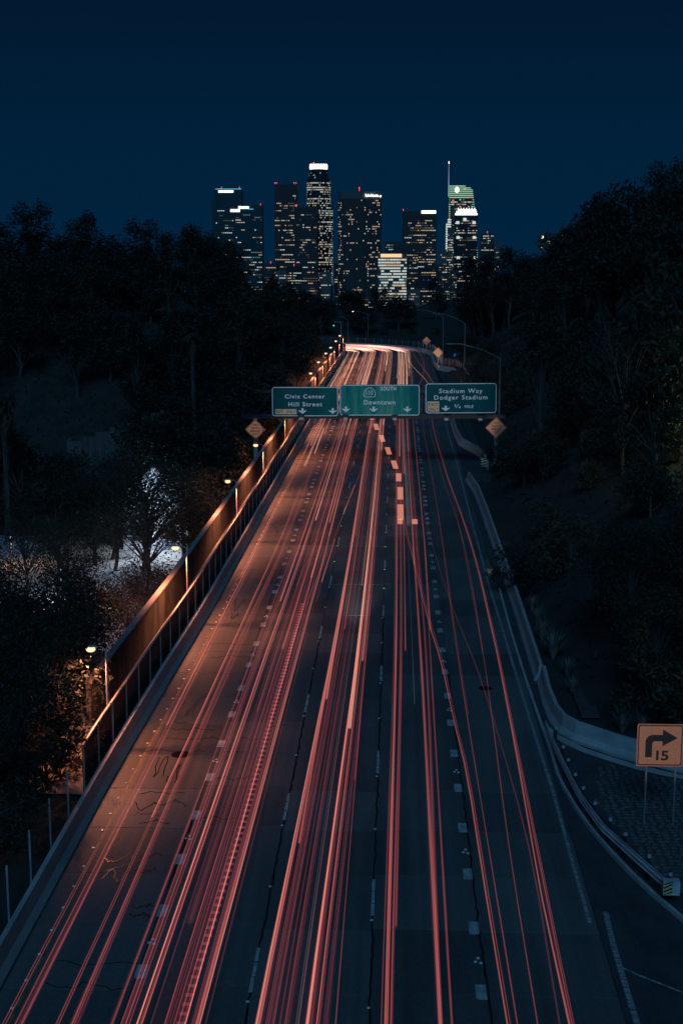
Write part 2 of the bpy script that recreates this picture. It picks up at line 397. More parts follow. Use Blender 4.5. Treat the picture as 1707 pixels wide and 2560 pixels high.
# ================================================================== left side: barrier, fence, walkway, wall
JER=[(0,-.05),(0,.08),(-.16,.32),(-.25,.84),(-.42,.84),(-.44,-.05)]
def pts_seg(f,a,b,step):
    n=max(2,int((b-a)/step)+1); return [f(a+(b-a)*i/(n-1)) for i in range(n)]
barrier=thing('concrete_barrier','long pale concrete barrier along the left road edge below the lamps','barrier',(0,0,0))
y=22
while y<278:
    y2=min(278,y+6.1); mb=MB()
    mb.sweep(JER,pts_seg(lambda t:(XL(t),t),y+.012,y2-.012,3.1),closed=True); mb.build('barrier_segment',M['barrier'],barrier); y=y2
mb=MB(); mb.sweep(JER,[path(-9.2,278+2*i) for i in range(18)]+[path(-9.2,330)],closed=True); mb.build('barrier_segment',M['barrier_old'],barrier)
pth=MB(); pth.sweep([(-3.4,.0),(-.40,.0),(-.40,-.3)],[(XL(t),t,.02) for t in range(52,264,4)]); pth.build('path',M['path'],kind='structure')
fx=lambda t: XL(t)-.78
fence=thing('panel_fence','dark panel fence with grey posts and a pale top rail behind the left barrier','fence',(0,0,0))
pm=MB(); pm.tube([(0,0,0),(0,0,2.1)],.035,6); post_me=pm.mesh('post',M['galv'])
y=35.5
while y<262: put('post',post_me,fence,(fx(y),y,.02)); y+=2.75
mb=MB(); mb.tube([(fx(t)-.03,t,2.06) for t in range(52,262,4)],.055,6); mb.build('top_rail',M['rail'],fence)
mb=MB(); mb.tube([(fx(t),t,.12) for t in range(30,262,4)],.025,5); mb.build('bottom_rail',M['galv'],fence)
y=52.0
while y<262:
    mb=MB(); mb.sweep([(-.075,.12),(-.05,.12),(-.05,2.0),(-.075,2.0)],[(fx(y+.03),y+.03),(fx(y+2.72),y+2.72)],closed=True); mb.build('panel',M['slat'],fence); y+=2.75
mb=MB(); mb.sweep([(0,.1),(0,2.1)],[(fx(t)+.06,t,0) for t in range(28,53,4)]); mb.build('wire_mesh',M['wire'],fence)
for i in range(24):
    a,b=path(-9.9,262+2.6*i),path(-9.9,262+2.6*i+2.55); put('post',post_me,fence,(a[0],a[1],.02))
    mb=MB(); mb.sweep([(-.075,.12),(-.05,.12),(-.05,2.3),(-.075,2.3)],[a,b],closed=True); mb.build('panel',M['slat'],fence)
wx=lambda t: XL(t)-2.35
wall=thing('walkway_wall','stained tan wall on the outer side of the lit walkway','wall',(0,0,0))
y=60
while y<262:
    y2=min(262,y+4.9); mb=MB()
    mb.sweep([(0,-.4),(0,2.0),(-.22,2.0),(-.22,-.4)],pts_seg(lambda t:(wx(t),t),y+.01,y2-.01,2.5),closed=True); mb.build('wall_panel',M['wall'],wall)
    mb=MB(); mb.sweep([(.05,2.0),(.05,2.11),(-.27,2.11),(-.27,2.0)],pts_seg(lambda t:(wx(t),t),y+.01,y2-.01,2.5),closed=True); mb.build('coping',M['path'],wall); y=y2

# street lamps along the walkway
bulb_m=emit('lamp_bulb',(1.0,.62,.33),1.8)
LAMPY=[57.1,77.5,100.5,119.4,141,165,189,207.6,224.9,238,254.4,270]
def lamp_mesh():
    a=MB(); a.tube([(0,0,.02),(0,0,.3),(0,0,4.5)],[.085,.06,.045],7); pole=a.mesh('pole',M['pole'])
    a=MB(); a.tube([(0,0,4.46),(-.2,0,4.6),(-.45,0,4.6)],.025,5); arm=a.mesh('arm',M['pole'])
    a=MB(); a.ball((-.64,0,4.64),.24,.15,.06,10,6); hood=a.mesh('lamp_head',M['pole'])
    a=MB(); a.ball((-.66,0,4.50),.21,.17,.13,10,6); bulb=a.mesh('bulb',bulb_m)
    a=MB(); a.box(-.16,.16,-.16,.16,.0,.14); base=a.mesh('base',M['path'])
    return pole,arm,hood,bulb,base
LM=lamp_mesh()
for i,y in enumerate(LAMPY):
    x=fx(y)-.12
    lab=f'lit orange walkway lamp on a short pole, {ORD[i]} along the fence from below'
    t=thing('street_lamp',lab,'street lamp',(x,y,.02),'lamps along the walkway fence')
    for nm,me in zip(('pole','arm','lamp_head','bulb','base'),LM):
        o=put(nm,me,t)
        if nm=='lamp_head': hd=o
    li=bpy.data.lights.new('lamp_light','SPOT'); li.spot_size=R(157); li.spot_blend=.5; li.energy=1600 if i==0 else 2100; li.color=(1.0,.31,.15); li.shadow_soft_size=.16
    lo=bpy.data.objects.new('lamp_light',li); col.objects.link(lo); lo.parent=t; lo.location=(-.66,0,4.12)

# ================================================================== right side
rb=thing('concrete_barrier','stained concrete barrier on the right road edge, curving away behind the orange arrow sign','barrier')
JR=[(-q[0],q[1]) for q in JER]
RB1=[(6.55,128.5),(7.0,121),(7.1,110),(7.12,95),(7.15,82),(7.08,67.6)]
def poly_seg(pts,seg):
    out=[];acc=[pts[0]];l=0
    for a,b in zip(pts,pts[1:]):
        d=math.hypot(b[0]-a[0],b[1]-a[1]); n=max(1,int(d/1.5))
        for i in range(1,n+1):
            p=(a[0]+(b[0]-a[0])*i/n,a[1]+(b[1]-a[1])*i/n); l+=d/n; acc.append(p)
            if l>=seg: out.append(acc); acc=[p]; l=0
    if len(acc)>1: out.append(acc)
    return out
def segs(parent,prof,pts,m,seg=6.0):
    for sg in poly_seg(pts,seg):
        mb=MB(); mb.sweep(prof,sg,closed=True); mb.build('barrier_segment',m,parent)
JRo=[(-q[0],q[1]*1.12) for q in JER]
segs(rb,JER,RB1,M['barrier_old'])           # travels towards the camera, so its face looks at the road
RB2=[(7.2,67.5),(7.1,64),(7.16,61.4),(7.4,59.9),(7.9,58.95),(8.6,58.2),(9.4,57.3),(10.3,56.5),(12,55.3),(15,54.0),(20,52.8),(28,52)]
segs(rb,JER,RB2,M['barrier'],5.0)
rb2=thing('concrete_barrier','low concrete barrier round the lay-by beyond the gantry, with a striped end','barrier')
LB=[(8.75,135.5),(8.73,143.4),(7.9,147.6),(7.0,152),(6.75,160),(6.8,176.8)]
segs(rb2,[(q[0],q[1]*1.0) for q in JER],list(reversed(LB)),M['barrier_old'])
LB2=[(6.85,176.9),(7.6,190),(9.9,215.8),(10.4,234),(9.6,242.4),(7.3,246.8),(6.9,262),(7.0,278)]
segs(rb2,JER,list(reversed(LB2)),M['barrier_old'])
arc=[path(7.0,278.3+2*i) for i in range(18)]+[path(7.0,325),path(7.0,345)]
segs(rb2,JER,list(reversed(arc)),M['barrier'],5.0)
fence2=thing('post_fence','dark post and rail fence on the outside of the far bend','fence')
for i in range(34):
    x,y=path(7.9,268+1.55*i); put('post',post_me,fence2,(x,y,.0))
for z in (1.2,2.1):
    mb=MB(); mb.tube([(*path(7.9,268+1.55*i),z) for i in range(34)],.04,5); mb.build('rail',M['dark'],fence2)
mb=MB(); mb.sweep([(0,.05),(0,2.1)],[(*path(7.95,268+1.55*i),0) for i in range(34)]); mb.build('wire_mesh',M['wire'],fence2)
fence3=thing('post_fence','chain link fence on the wall behind the lay-by','fence')
f3=[(11.2,185),(11.2,200),(11.3,215),(11.3,234),(10.6,243),(8.2,249),(7.9,266)]
for sg in poly_seg(f3,2.6): put('post',post_me,fence3,(sg[0][0],sg[0][1],.1))
mb=MB(); mb.sweep([(0,.1),(0,2.1)],f3); mb.build('wire_mesh',M['wire'],fence3)
curb=thing('kerb','thin pale concrete kerb beside the right edge line sweeping out to the exit','kerb')
KP=[(6.70,86.5),(6.62,76.1),(6.65,68.4),(6.73,62.1),(6.81,58.2),(6.81,54.8),(6.89,53.5),(7.13,51.3),(7.45,49.3),(7.86,47.4),(8.35,45.5),(8.88,43.8),(9.43,42.3),(10.4,40.0),(12,36.8)]
for sg in poly_seg(KP,5.0):
    mb=MB(); mb.sweep([(.07,-.02),(.06,.13),(-.06,.13),(-.07,-.02)],sg,closed=True); mb.build('kerb_stone',M['curb'],curb)
curb2=thing('kerb','short pale kerb curving along the foot of the barrier behind the guardrail','kerb')
mb=MB(); mb.sweep([(.1,-.02),(.08,.12),(-.08,.12),(-.1,-.02)],[(7.05,60.3),(7.25,59.4),(7.62,58.7),(8.28,57.7),(9.25,56.7),(10.19,55.8),(12,54.6),(15,53.3)],closed=True); mb.build('kerb_stone',M['curb'],curb2)
# guardrail
gr=thing('guardrail','galvanised steel guardrail curving out to a striped end piece at the exit','guardrail')
GP=[(6.75,59.3),(6.82,57.1),(6.96,54.5),(7.11,52.2),(7.23,50.8),(7.65,48.1),(8.06,46.8),(8.4,45.7),(8.92,44.1),(9.12,43.5)]
WB=[(0,.50),(-.06,.54),(-.06,.60),(0,.64),(0,.68),(-.06,.72),(-.06,.79),(0,.82),(.02,.82),(-.03,.775),(-.03,.735),(.025,.69),(.025,.63),(-.03,.585),(-.03,.555),(.02,.50)]
for sg in poly_seg(GP,3.9):
    mb=MB(); mb.sweep(WB,sg,closed=True); mb.build('beam',M['galv'],gr)
pm=MB(); pm.box(-.07,.07,-.05,.05,-.05,.78); gpost=pm.mesh('post',M['dark'])
pm=MB(); pm.box(-.06,.06,-.015,.015,.80,.93); refl=pm.mesh('reflector',M['refl'])
for x,y in [(6.98,58.2),(7.02,55.9),(7.05,54.4),(7.13,52.8),(7.26,51.4),(7.5,49.9),(7.85,48.4),(8.2,47.1),(8.72,45.3),(9.18,43.9)]:
    p=put('post',gpost,gr,(x+.1,y,0)); put('reflector',refl,p,(.03,-.06,0))
et=MB(); et.box(8.95,9.5,43.2,43.5,.42,.9); end=et.build('end_piece',M['galv'],gr)
et=MB(); et.box(8.96,9.26,43.18,43.197,.44,.88); plate=et.build('hazard_plate',M['amber'],gr)
st=MB()
for k in range(4):
    z=.40+.13*k; st.plate([(8.97,max(.445,z)),(9.25,z+.13),(9.25,min(.875,z+.19)),(8.97,min(.875,z+.06))],43.172,43.179)
st.build('stripe',M['black'],gr)
# striped marker on the lay-by barrier end
hm=thing('hazard_marker','small striped hazard marker at the lay-by barrier end','marker',(8.7,134.9,0))
mb=MB(); mb.box(-.3,.3,0,.03,.35,1.15); mb.build('plate',M['amber'],hm)
mb=MB()
for k in range(3): mb.plate([(-.3,.38+.26*k),(.3,.52+.26*k),(.3,.64+.26*k),(-.3,.5+.26*k)],-.012,-.003)
mb.build('stripe',M['black'],hm); mb=MB(); mb.tube([(0,.06,-.1),(0,.06,1.1)],.035,5); mb.build('post',M['dark'],hm)
# cobbled island
isl=MB(); isl.prism([(7.75,51.8),(8.3,48.9),(9.2,45.6),(10.2,43.0),(26,43.0),(26,51.5),(15,53.2),(10.2,55.3),(8.6,56.5)],-.1,.03); isl_o=isl.build('cobble_bed',M['asphalt'],kind='structure')
cob=[]
for k in range(4):
    mb=MB(); r3=random.Random(k); pl=[]
    for a in range(7):
        rr=.115*r3.uniform(.75,1.15); pl.append((rr*math.cos(a*.897)*1.25,rr*math.sin(a*.897)))
    n=len(mb.v); mb.v+=[(p[0],p[1],0) for p in pl]+[(p[0]*.72,p[1]*.72,.055) for p in pl]
    for j in range(7):
        a=n+j; b=n+(j+1)%7; mb.f.append((a,b,b+7,a+7)); mb.m.append(0)
    mb.f.append(tuple(n+7+j for j in range(7))); mb.m.append(0)
    cob.append(mb.mesh('cobble',M['rock']))
cells=[]
yy=43.2
while yy<56:
    xx=8.0+.12*rnd.random()
    while xx<15.5:
        lim=lerp(yy,[(43,10.3),(45.6,9.3),(48.9,8.5),(51.8,7.95),(56,8.7)]); top=56.3-(xx-8.6)*.62 if xx<10.3 else 55.1-(xx-10.3)*.45
        if xx>lim and yy<top: cells.append((xx+rnd.uniform(-.05,.05),yy+rnd.uniform(-.04,.04)))
        xx+=.30
    yy+=.27
cells.sort(key=lambda p:p[1]+.3*p[0])
rest=MB()
for i,(xx,yy) in enumerate(cells):
    if i%4==0 and i//4<300: put('cobble',cob[rnd.randrange(4)],isl_o,(xx,yy,.028),(rnd.uniform(-.15,.15),rnd.uniform(-.15,.15),rnd.uniform(-.5,.5)))
    else:
        src=cob[rnd.randrange(4)]; n=len(rest.v)
        rest.v+=[(v.co.x+xx,v.co.y+yy,v.co.z+.028+rnd.uniform(-.01,.01)) for v in src.vertices]
        for p in src.polygons: rest.f.append(tuple(n+q for q in p.vertices)); rest.m.append(0)
rest.build('cobbles',M['rock'],isl_o,kind='stuff')
# small slab at the foot of the slope
mb=MB(); mb.box(8.75,9.6,62.2,66.5,-.05,.05); lp=mb.build('slab_step',M['asphalt']); tag(lp,'small dim concrete pad in the planting behind the right barrier','pad')

# ================================================================== lettering
def textmesh(s,width,cap,m,bold=.0,depth=.012,space=1.2):
    cu=bpy.data.curves.new('lettering','FONT'); cu.body=s; cu.size=1; cu.extrude=.5; cu.offset=bold; cu.space_character=space; cu.resolution_u=3
    o=bpy.data.objects.new('lettering',cu); col.objects.link(o); bpy.context.view_layer.update()
    me=bpy.data.meshes.new_from_object(o.evaluated_get(bpy.context.evaluated_depsgraph_get())); bpy.data.objects.remove(o); bpy.data.curves.remove(cu)
    xs=[v.co.x for v in me.vertices]; x0,x1=min(xs),max(xs); k=width/(x1-x0); ky=cap/.70
    for v in me.vertices:
        a,b,c=(v.co.x-(x0+x1)/2)*k,v.co.y*ky,v.co.z
        v.co=(a,-c*2*depth,b)
    me.materials.clear(); me.materials.append(m); return me
def letters(parent,s,xc,z,width,cap,m,y,bold=.012): return put('lettering',textmesh(s,width,cap,m,bold),parent,(xc,y,z))
def rrect(x0,x1,z0,z1,r,n=5):
    o=[]
    for cx,cz,a0 in ((x1-r,z0+r,-90),(x1-r,z1-r,0),(x0+r,z1-r,90),(x0+r,z0+r,180)):
        for i in range(n+1): a=R(a0+90*i/n); o.append((cx+r*math.cos(a),cz+r*math.sin(a)))
    return o
def arrow_down(parent,x,z,wd,h,y):
    mb=MB(); b=h*.5
    mb.plate([(x-wd*.14,z+b),(x-wd*.14,z+.02*h),(x-wd*.5,z+.16*h),(x-wd*.5,z+.02*h),(x,z-b),(x+wd*.5,z+.02*h),(x+wd*.5,z+.16*h),(x+wd*.14,z+.02*h),(x+wd*.14,z+b)],y-.012,y)
    return mb.build('arrow',M['legend'],parent)
# ================================================================== sign gantry
gy=136.0
g=thing('sign_gantry','dark steel sign gantry spanning the freeway on two round columns','gantry')
for x in (-13.8,9.95):
    mb=MB(); mb.tube([(x,gy+.55,-.3),(x,gy+.55,5.2)],.21,10); mb.build('column',M['pole'],g)
    mb=MB(); mb.box(x-.4,x+.4,gy+.15,gy+.95,-.3,.25); mb.build('base',M['barrier_old'],g)
mb=MB(); mb.sweep([(-.3,-.22),(.3,-.22),(.3,.22),(-.3,.22)],[(-15.1,gy+.5,5.0),(10.75,gy+.5,5.12)],closed=True); mb.build('lower_chord',M['dark'],g)
mb=MB(); mb.sweep([(-.16,-.16),(.16,-.16),(.16,.16),(-.16,.16)],[(-13.9,gy+.7,7.45),(10.1,gy+.7,7.55)],closed=True); mb.build('upper_chord',M['dark'],g)
for i in range(13):
    xa=-13.8+i*23.75/13; xb=xa+23.75/13; za,zb=(5.1,7.45) if i%2==0 else (7.45,5.1)
    mb=MB(); mb.tube([(xa,gy+.6,za),(xb,gy+.6,zb)],.07,5); mb.build('brace',M['dark'],g)
for x in (-9.2,-4.85,-.05,5.0,8.3):
    mb=MB(); mb.box(x-.2,x+.2,gy-.42,gy+.2,4.78,5.02); br=mb.build('bracket',M['pole'],g)
    mb=MB(); mb.box(x-.32,x+.32,gy-.52,gy-.18,5.03,5.27); mb.build('luminaire',M['black'],br)
def board(label,x0,x1,z0,z1,rz=0,parts=()):
    xc=(x0+x1)/2; t=thing('guide_sign',label,'road sign',(xc,gy,0)); t.rotation_euler=(0,rz,0)
    t.location=(xc,gy,z0); wd=(x1-x0)/2; h=z1-z0
    mb=MB(); mb.plate(rrect(-wd,wd,0,h,.28),0,.06); mb.build('panel',M['green'],t)
    mb=MB(); mb.ring(rrect(-wd+.03,wd-.03,.03,h-.03,.26),rrect(-wd+.10,wd-.10,.10,h-.10,.2),-.010,-.002); mb.build('border',M['legend'],t)
    return t,wd,h
k=.00741
S1,w1,h1=board('green overhead sign reading Civic Center Hill Street with a tan EXIT ONLY plaque',-12.09,-5.56,5.06,7.98,R(-.3))
def s1(x,y): return (-w1+(x-97)*k*.998, h1-(y-128)*.00722)
for s,x0,x1,yb,cap in (('Civic Center',272,800,285,.38),('Hill Street',318,765,393,.40)):
    a=s1((x0+x1)/2,yb); letters(S1,s,a[0],a[1],(x1-x0)*k,cap,M['legend'],-.013,.018)
a=s1(282,503); b=s1(282,433); mb=MB(); mb.plate([(a[0]-1.05,a[1]),(a[0]+1.05,a[1]),(a[0]+1.05,b[1]),(a[0]-1.05,b[1])],-.015,-.002); pq=mb.build('exit_plaque',M['amber'],S1)
letters(pq,'EXIT  ONLY',a[0],a[1]+.12,1.92,.27,M['black'],-.028)
for x in (503,905): a=s1(x,459); arrow_down(S1,a[0],a[1],.76,.56,-.002)
S2,w2,h2=board('green overhead sign reading Downtown with the 110 SOUTH route shield, faded in vertical patches',-5.43,2.40,5.16,8.22,R(-.25))
def s2(x,y): return (-w2+(x-503)*.01625, h2-(y-537)*.01640)
a=s2(796,572); letters(S2,'SOUTH',a[0],a[1],93*.01625,.37,M['legend'],-.013,.03)
a=s2(743,656); letters(S2,'Downtown',a[0],a[1],188*.01625,.45,M['legend'],-.013,.02)
for x in (540,708,910): a=s2(x,685); arrow_down(S2,a[0],a[1],.76,.56,-.002)
cx_,cz_=s2(683,583)
def shield(sc):
    pts=[(-.5,-.42),(-.42,-.5),(.42,-.5),(.5,-.42),(.5,-.05),(.46,.14),(.34,.34),(.18,.43),(0,.52),(-.18,.43),(-.34,.34),(-.46,.14),(-.5,-.05)]
    return [(cx_+p[0]*1.14*sc,cz_+p[1]*.95*sc) for p in pts]
mb=MB(); mb.ring(shield(1),shield(.90),-.012,-.002); mb.build('route_shield',M['legend'],S2)
letters(S2,'110',cx_,cz_-.24,.66,.44,M['legend'],-.013)
S3,w3,h3=board('green overhead sign reading Stadium Way Dodger Stadium with a quarter mile distance',2.94,9.89,5.42,8.40,R(-.6))
def s3(x,y): return (-w3+(x-1022)*.01624, h3-(y-525)*.0162)
for s,x0,x1,yb,cap in (('Stadium Way',1105,1365,585,.42),('Dodger Stadium',1075,1395,624,.42),('MILE',1258,1310,675,.27)):
    a=s3((x0+x1)/2,yb); letters(S3,s,a[0],a[1],(x1-x0)*.01624,cap,M['legend'],-.013,.014)
a=s3(1202,668); letters(S3,'1',a[0],a[1],.10,.24,M['legend'],-.013)
a=s3(1228,678); letters(S3,'4',a[0],a[1],.20,.24,M['legend'],-.013)
a=s3(1214,664); mb=MB(); mb.plate([(a[0]-.16,a[1]-.2),(a[0]-.1,a[1]-.2),(a[0]+.16,a[1]+.2),(a[0]+.1,a[1]+.2)],-.014,-.002); mb.build('fraction_bar',M['legend'],S3)
a=s3(1145,678); arrow_down(S3,a[0],a[1],.76,.54,-.002)
a=s3(1070,697); b=s3(1070,635); mb=MB(); mb.plate([(a[0]-.57,a[1]),(a[0]+.57,a[1]),(a[0]+.57,b[1]),(a[0]-.57,b[1])],-.015,-.002); pq=mb.build('exit_plaque',M['amber'],S3)
letters(pq,'EXIT',a[0],a[1]+.56,.94,.29,M['black'],-.028); letters(pq,'ONLY',a[0],a[1]+.10,.96,.29,M['black'],-.028)
def diamond(label,x,y,z,h,lines,group=None,post=True,cap=.17):
    t=thing('diamond_sign',label,'road sign',(x,y,z),group)
    mb=MB(); mb.plate([(0,-h),(h,0),(0,h),(-h,0)],0,.02); mb.build('plate',M['orange'],t)
    mb=MB(); a,b=h*.95,h*.89; mb.ring([(0,-a),(a,0),(0,a),(-a,0)],[(0,-b),(b,0),(0,b),(-b,0)],-.008,-.001); mb.build('border',M['black'],t)
    n=len(lines)
    for i,(s,wd) in enumerate(lines): letters(t,s,0,(n/2-i-1)*cap*1.48+cap*.25,wd,cap,M['black'],-.012)
    if post: mb=MB(); mb.tube([(0,.06,-z-.2),(0,.06,h*.5)],.05,6); mb.build('post',M['galv'],t)
    return t
TL=[('THRU',.62),('TRAFFIC',.98),('MERGE',.92),('LEFT',.66)]
diamond('orange diamond sign reading THRU TRAFFIC MERGE LEFT on the right gantry column',9.88,135.95,4.04,1.06,TL,post=False,cap=.21)
diamond('orange diamond sign reading THRU TRAFFIC MERGE LEFT on the gantry column beside the walkway lamps',-13.75,135.95,3.74,1.02,TL,post=False,cap=.21)
diamond('small pale orange diamond sign at the fence of the far bend',6.4,292,2.1,.93,[],post=True)
diamond('small orange diamond sign in front of the tall lamp post beyond the lay-by',7.62,251.5,2.75,.98,[],post=True)
# ================================================================== turn sign 15
ts_=thing('turn_sign','square orange right turn arrow sign with 15 on two steel posts','road sign',(9.95,49.8,2.38))
mb=MB(); mb.plate(rrect(-.86,.86,0,1.66,.07),0,.02); mb.build('plate',M['orange'],ts_)
mb=MB(); mb.ring(rrect(-.82,.82,.04,1.62,.06),rrect(-.78,.78,.08,1.58,.05),-.006,-.001); mb.build('border',M['black'],ts_)
mb=MB()
c0=[(-.54,.36),(-.29,.36),(-.29,.90),(-.26,.965),(-.2,.99),(.09,.99),(.09,.80),(.63,1.12),(.09,1.45),(.09,1.235),(-.28,1.235),(-.40,1.20),(-.50,1.12),(-.54,1.0)]
mb.plate(c0,-.010,-.001); mb.build('arrow',M['black'],ts_)
put('lettering',textmesh('15',.46,.36,M['black'],.02,.012,.85),ts_,(.10,-.011,.26))
for x in (-.46,.62):
    mb=MB(); mb.box(x-.035,x+.035,.03,.10,-2.4,1.0); mb.build('post',M['postgrey'],ts_)
# added spots without lamp bodies, aimed to brighten the signs as headlights would
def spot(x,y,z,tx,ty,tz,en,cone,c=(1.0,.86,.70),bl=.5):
    l=bpy.data.lights.new('sign_fill_spot','SPOT'); l.energy=en; l.color=c; l.spot_size=R(cone); l.spot_blend=bl; l.shadow_soft_size=.12
    o=bpy.data.objects.new('sign_fill_spot',l); col.objects.link(o); o.location=(x,y,z)
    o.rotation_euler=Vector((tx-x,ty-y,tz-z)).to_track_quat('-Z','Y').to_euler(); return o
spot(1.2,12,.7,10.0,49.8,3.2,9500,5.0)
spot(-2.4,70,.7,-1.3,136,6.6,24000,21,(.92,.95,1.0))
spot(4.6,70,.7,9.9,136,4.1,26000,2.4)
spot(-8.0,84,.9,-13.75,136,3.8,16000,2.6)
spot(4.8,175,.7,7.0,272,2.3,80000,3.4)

# ================================================================== distant street lights
def cobra(label,x,y,z0,z1,ax,az,lit=None):
    t=thing('lamp_post',label,'lamp post',(x,y,0))
    mb=MB(); mb.tube([(0,0,z0),(0,0,z1)],[.11,.07],6); mb.build('pole',M['postgrey'],t)
    mb=MB(); mb.tube([(0,0,z1-.1),(ax*.35,0,z1+(az-z1)*.55),(ax*.8,0,az),(ax,0,az)],.05,5); mb.build('arm',M['postgrey'],t)
    mb=MB(); mb.ball((ax-.25,0,az),.4,.16,.09,8,5); hd=mb.build('lamp_head',M['postgrey'],t)
    if lit: mb=MB(); mb.ball((ax-.3,0,az-.09),.2,.13,.08,8,5); mb.build('lens',emit('lens_glow',lit,3.0),hd)
cobra('tall lamp post with a long curved arm behind the small diamond sign',8.55,254,0,9.1,-4.2,10.2)
cobra('unlit lamp post reaching out of the dark trees above the lay-by',11.3,230,.5,9.2,-4.8,10.7)
cobra('dim lamp post with a long arm just above the Stadium Way sign',11.55,155,.3,9.4,-5.4,10.9)
cobra('thin lamp post with a small white light beyond the bend',-6.4,324,-.3,6.15,-3.2,6.8,(.8,.95,1.0))
cobra('thin lamp post among the farthest walkway lamps',-10.2,300,-.2,6.0,-1.2,6.6)
tl=thing('traffic_light','small green traffic light on a thin post beyond the bend','traffic light',(-12.4,318,0))
mb=MB(); mb.tube([(0,0,-.2),(0,0,4.6)],.06,5); mb.build('pole',M['galv'],tl); mb=MB(); mb.tube([(0,0,4.55),(-1.6,0,4.7)],.04,5); mb.build('arm',M['galv'],tl)
mb=MB(); mb.box(-1.8,-1.5,-.12,.12,3.6,4.6); sg=mb.build('signal_head',M['black'],tl); mb=MB(); mb.ball((-1.65,-.13,3.8),.16,.05,.16); mb.build('green_lens',emit('green_signal',(.05,.9,.5),1.2),sg)
bs=thing('blue_sign','small lit blue sign among trees beside the lay-by','road sign',(11.3,262,.3))
mb=MB(); mb.box(-.42,.42,0,.05,.3,1.45); mb.build('plate',emit('blue_sign_light',(.01,.16,.42),.55),bs); mb=MB(); mb.tube([(0,.08,-.4),(0,.08,1.2)],.04,5); mb.build('post',M['galv'],bs)
mb=MB(); mb.plate([(-.15,.5),(.2,.5),(.3,.9),(.05,1.25),(-.05,.95)],-.012,-.002); mb.build('emblem',emit('blue_sign_emblem',(.3,.5,.7),.5),bs)

# ================================================================== light trails
def trail_mat(name,color,s,pw=1.3):
    m=glow(name,color,s); n=m.node_tree.nodes; l=m.node_tree.links
    lw=n.new('ShaderNodeLayerWeight'); lw.inputs['Blend'].default_value=.5
    a=n.new('ShaderNodeMath'); a.operation='SUBTRACT'; a.inputs[0].default_value=1.0; l.new(lw.outputs['Facing'],a.inputs[1])
    b=n.new('ShaderNodeMath'); b.operation='POWER'; l.new(a.outputs[0],b.inputs[0]); b.inputs[1].default_value=pw
    # tail lamps throw their light backwards along the road, hardly any down on the tarmac
    g=n.new('ShaderNodeNewGeometry'); d=n.new('ShaderNodeVectorMath'); d.operation='DOT_PRODUCT'; l.new(g.outputs['Incoming'],d.inputs[0]); 
    ps=n.new('ShaderNodeSeparateXYZ'); l.new(g.outputs['Position'],ps.inputs[0])
    def mm(op,x,y):
        q=n.new('ShaderNodeMath'); q.operation=op
        for i_,z_ in enumerate((x,y)):
            if isinstance(z_,(int,float)): q.inputs[i_].default_value=z_
            else: l.new(z_,q.inputs[i_])
        return q.outputs[0]
    bx=mm('MAXIMUM',mm('SUBTRACT',ps.outputs['Y'],278.0),0.0); by=mm('MULTIPLY',mm('MAXIMUM',mm('ADD',ps.outputs['X'],22.0),.01),-1.0)
    cv=n.new('ShaderNodeCombineXYZ'); l.new(bx,cv.inputs[0]); l.new(by,cv.inputs[1])       # backwards along the road, round the bend too
    nv=n.new('ShaderNodeVectorMath'); nv.operation='NORMALIZE'; l.new(cv.outputs[0],nv.inputs[0]); l.new(nv.outputs[0],d.inputs[1])
    mx=n.new('ShaderNodeMath'); mx.operation='MAXIMUM'; l.new(d.outputs['Value'],mx.inputs[0]); mx.inputs[1].default_value=.14
    pw2=n.new('ShaderNodeMath'); pw2.operation='POWER'; l.new(mx.outputs[0],pw2.inputs[0]); pw2.inputs[1].default_value=3.0
    # downward light is cut in the emission itself, as an unbuilt car body would
    sz=n.new('ShaderNodeSeparateXYZ'); l.new(g.outputs['Incoming'],sz.inputs[0]); sh_=n.new('ShaderNodeMapRange'); l.new(sz.outputs['Z'],sh_.inputs[0])
    sh_.inputs[1].default_value=-.06; sh_.inputs[2].default_value=.02; sh_.inputs[3].default_value=.07; sh_.inputs[4].default_value=1.0
    pw3=n.new('ShaderNodeMath'); pw3.operation='MULTIPLY'; l.new(pw2.outputs[0],pw3.inputs[0]); l.new(sh_.outputs[0],pw3.inputs[1])
    k=n.new('ShaderNodeMath'); k.operation='MULTIPLY'; l.new(b.outputs[0],k.inputs[0]); l.new(pw3.outputs[0],k.inputs[1])
    c=n.new('ShaderNodeMath'); c.operation='MULTIPLY'; l.new(k.outputs[0],c.inputs[0]); c.inputs[1].default_value=s
    for q in n:
        if q.type=='EMISSION': l.new(c.outputs[0],q.inputs[1])
    return m
TM={'haze':trail_mat('trail_faint_wide',(1,.17,.20),.06),'dim':trail_mat('trail_dim',(1,.17,.19),.13),'mid':trail_mat('trail_red',(1,.18,.17),.34),
    'red':trail_mat('trail_bright_red',(1,.23,.19),.66),'bri':trail_mat('trail_salmon',(1,.32,.23),1.15),'hot':trail_mat('trail_pale',(1,.50,.34),2.8),'veil':trail_mat('trail_veil',(1,.22,.24),.012),'blz':trail_mat('trail_blazing',(1,.56,.38),3.8),'wht':trail_mat('trail_white',(.8,.95,1.0),.16)}
ADJ={'haze':'broad faint','dim':'dim thin','mid':'dark red','red':'bright red','bri':'glowing salmon','hot':'pale hot','blz':'blazing','veil':'added hazy','wht':'thin white'}
LN=['left exit','second','third','fourth','right','lane changing']
TR=[]   # (lane, keys [(t,s)], radius, material, t0, t1, z)
def T(lane,keys,r,m,t0=22,t1=345,z=.8): TR.append((lane,keys,r,m,t0,t1,z))
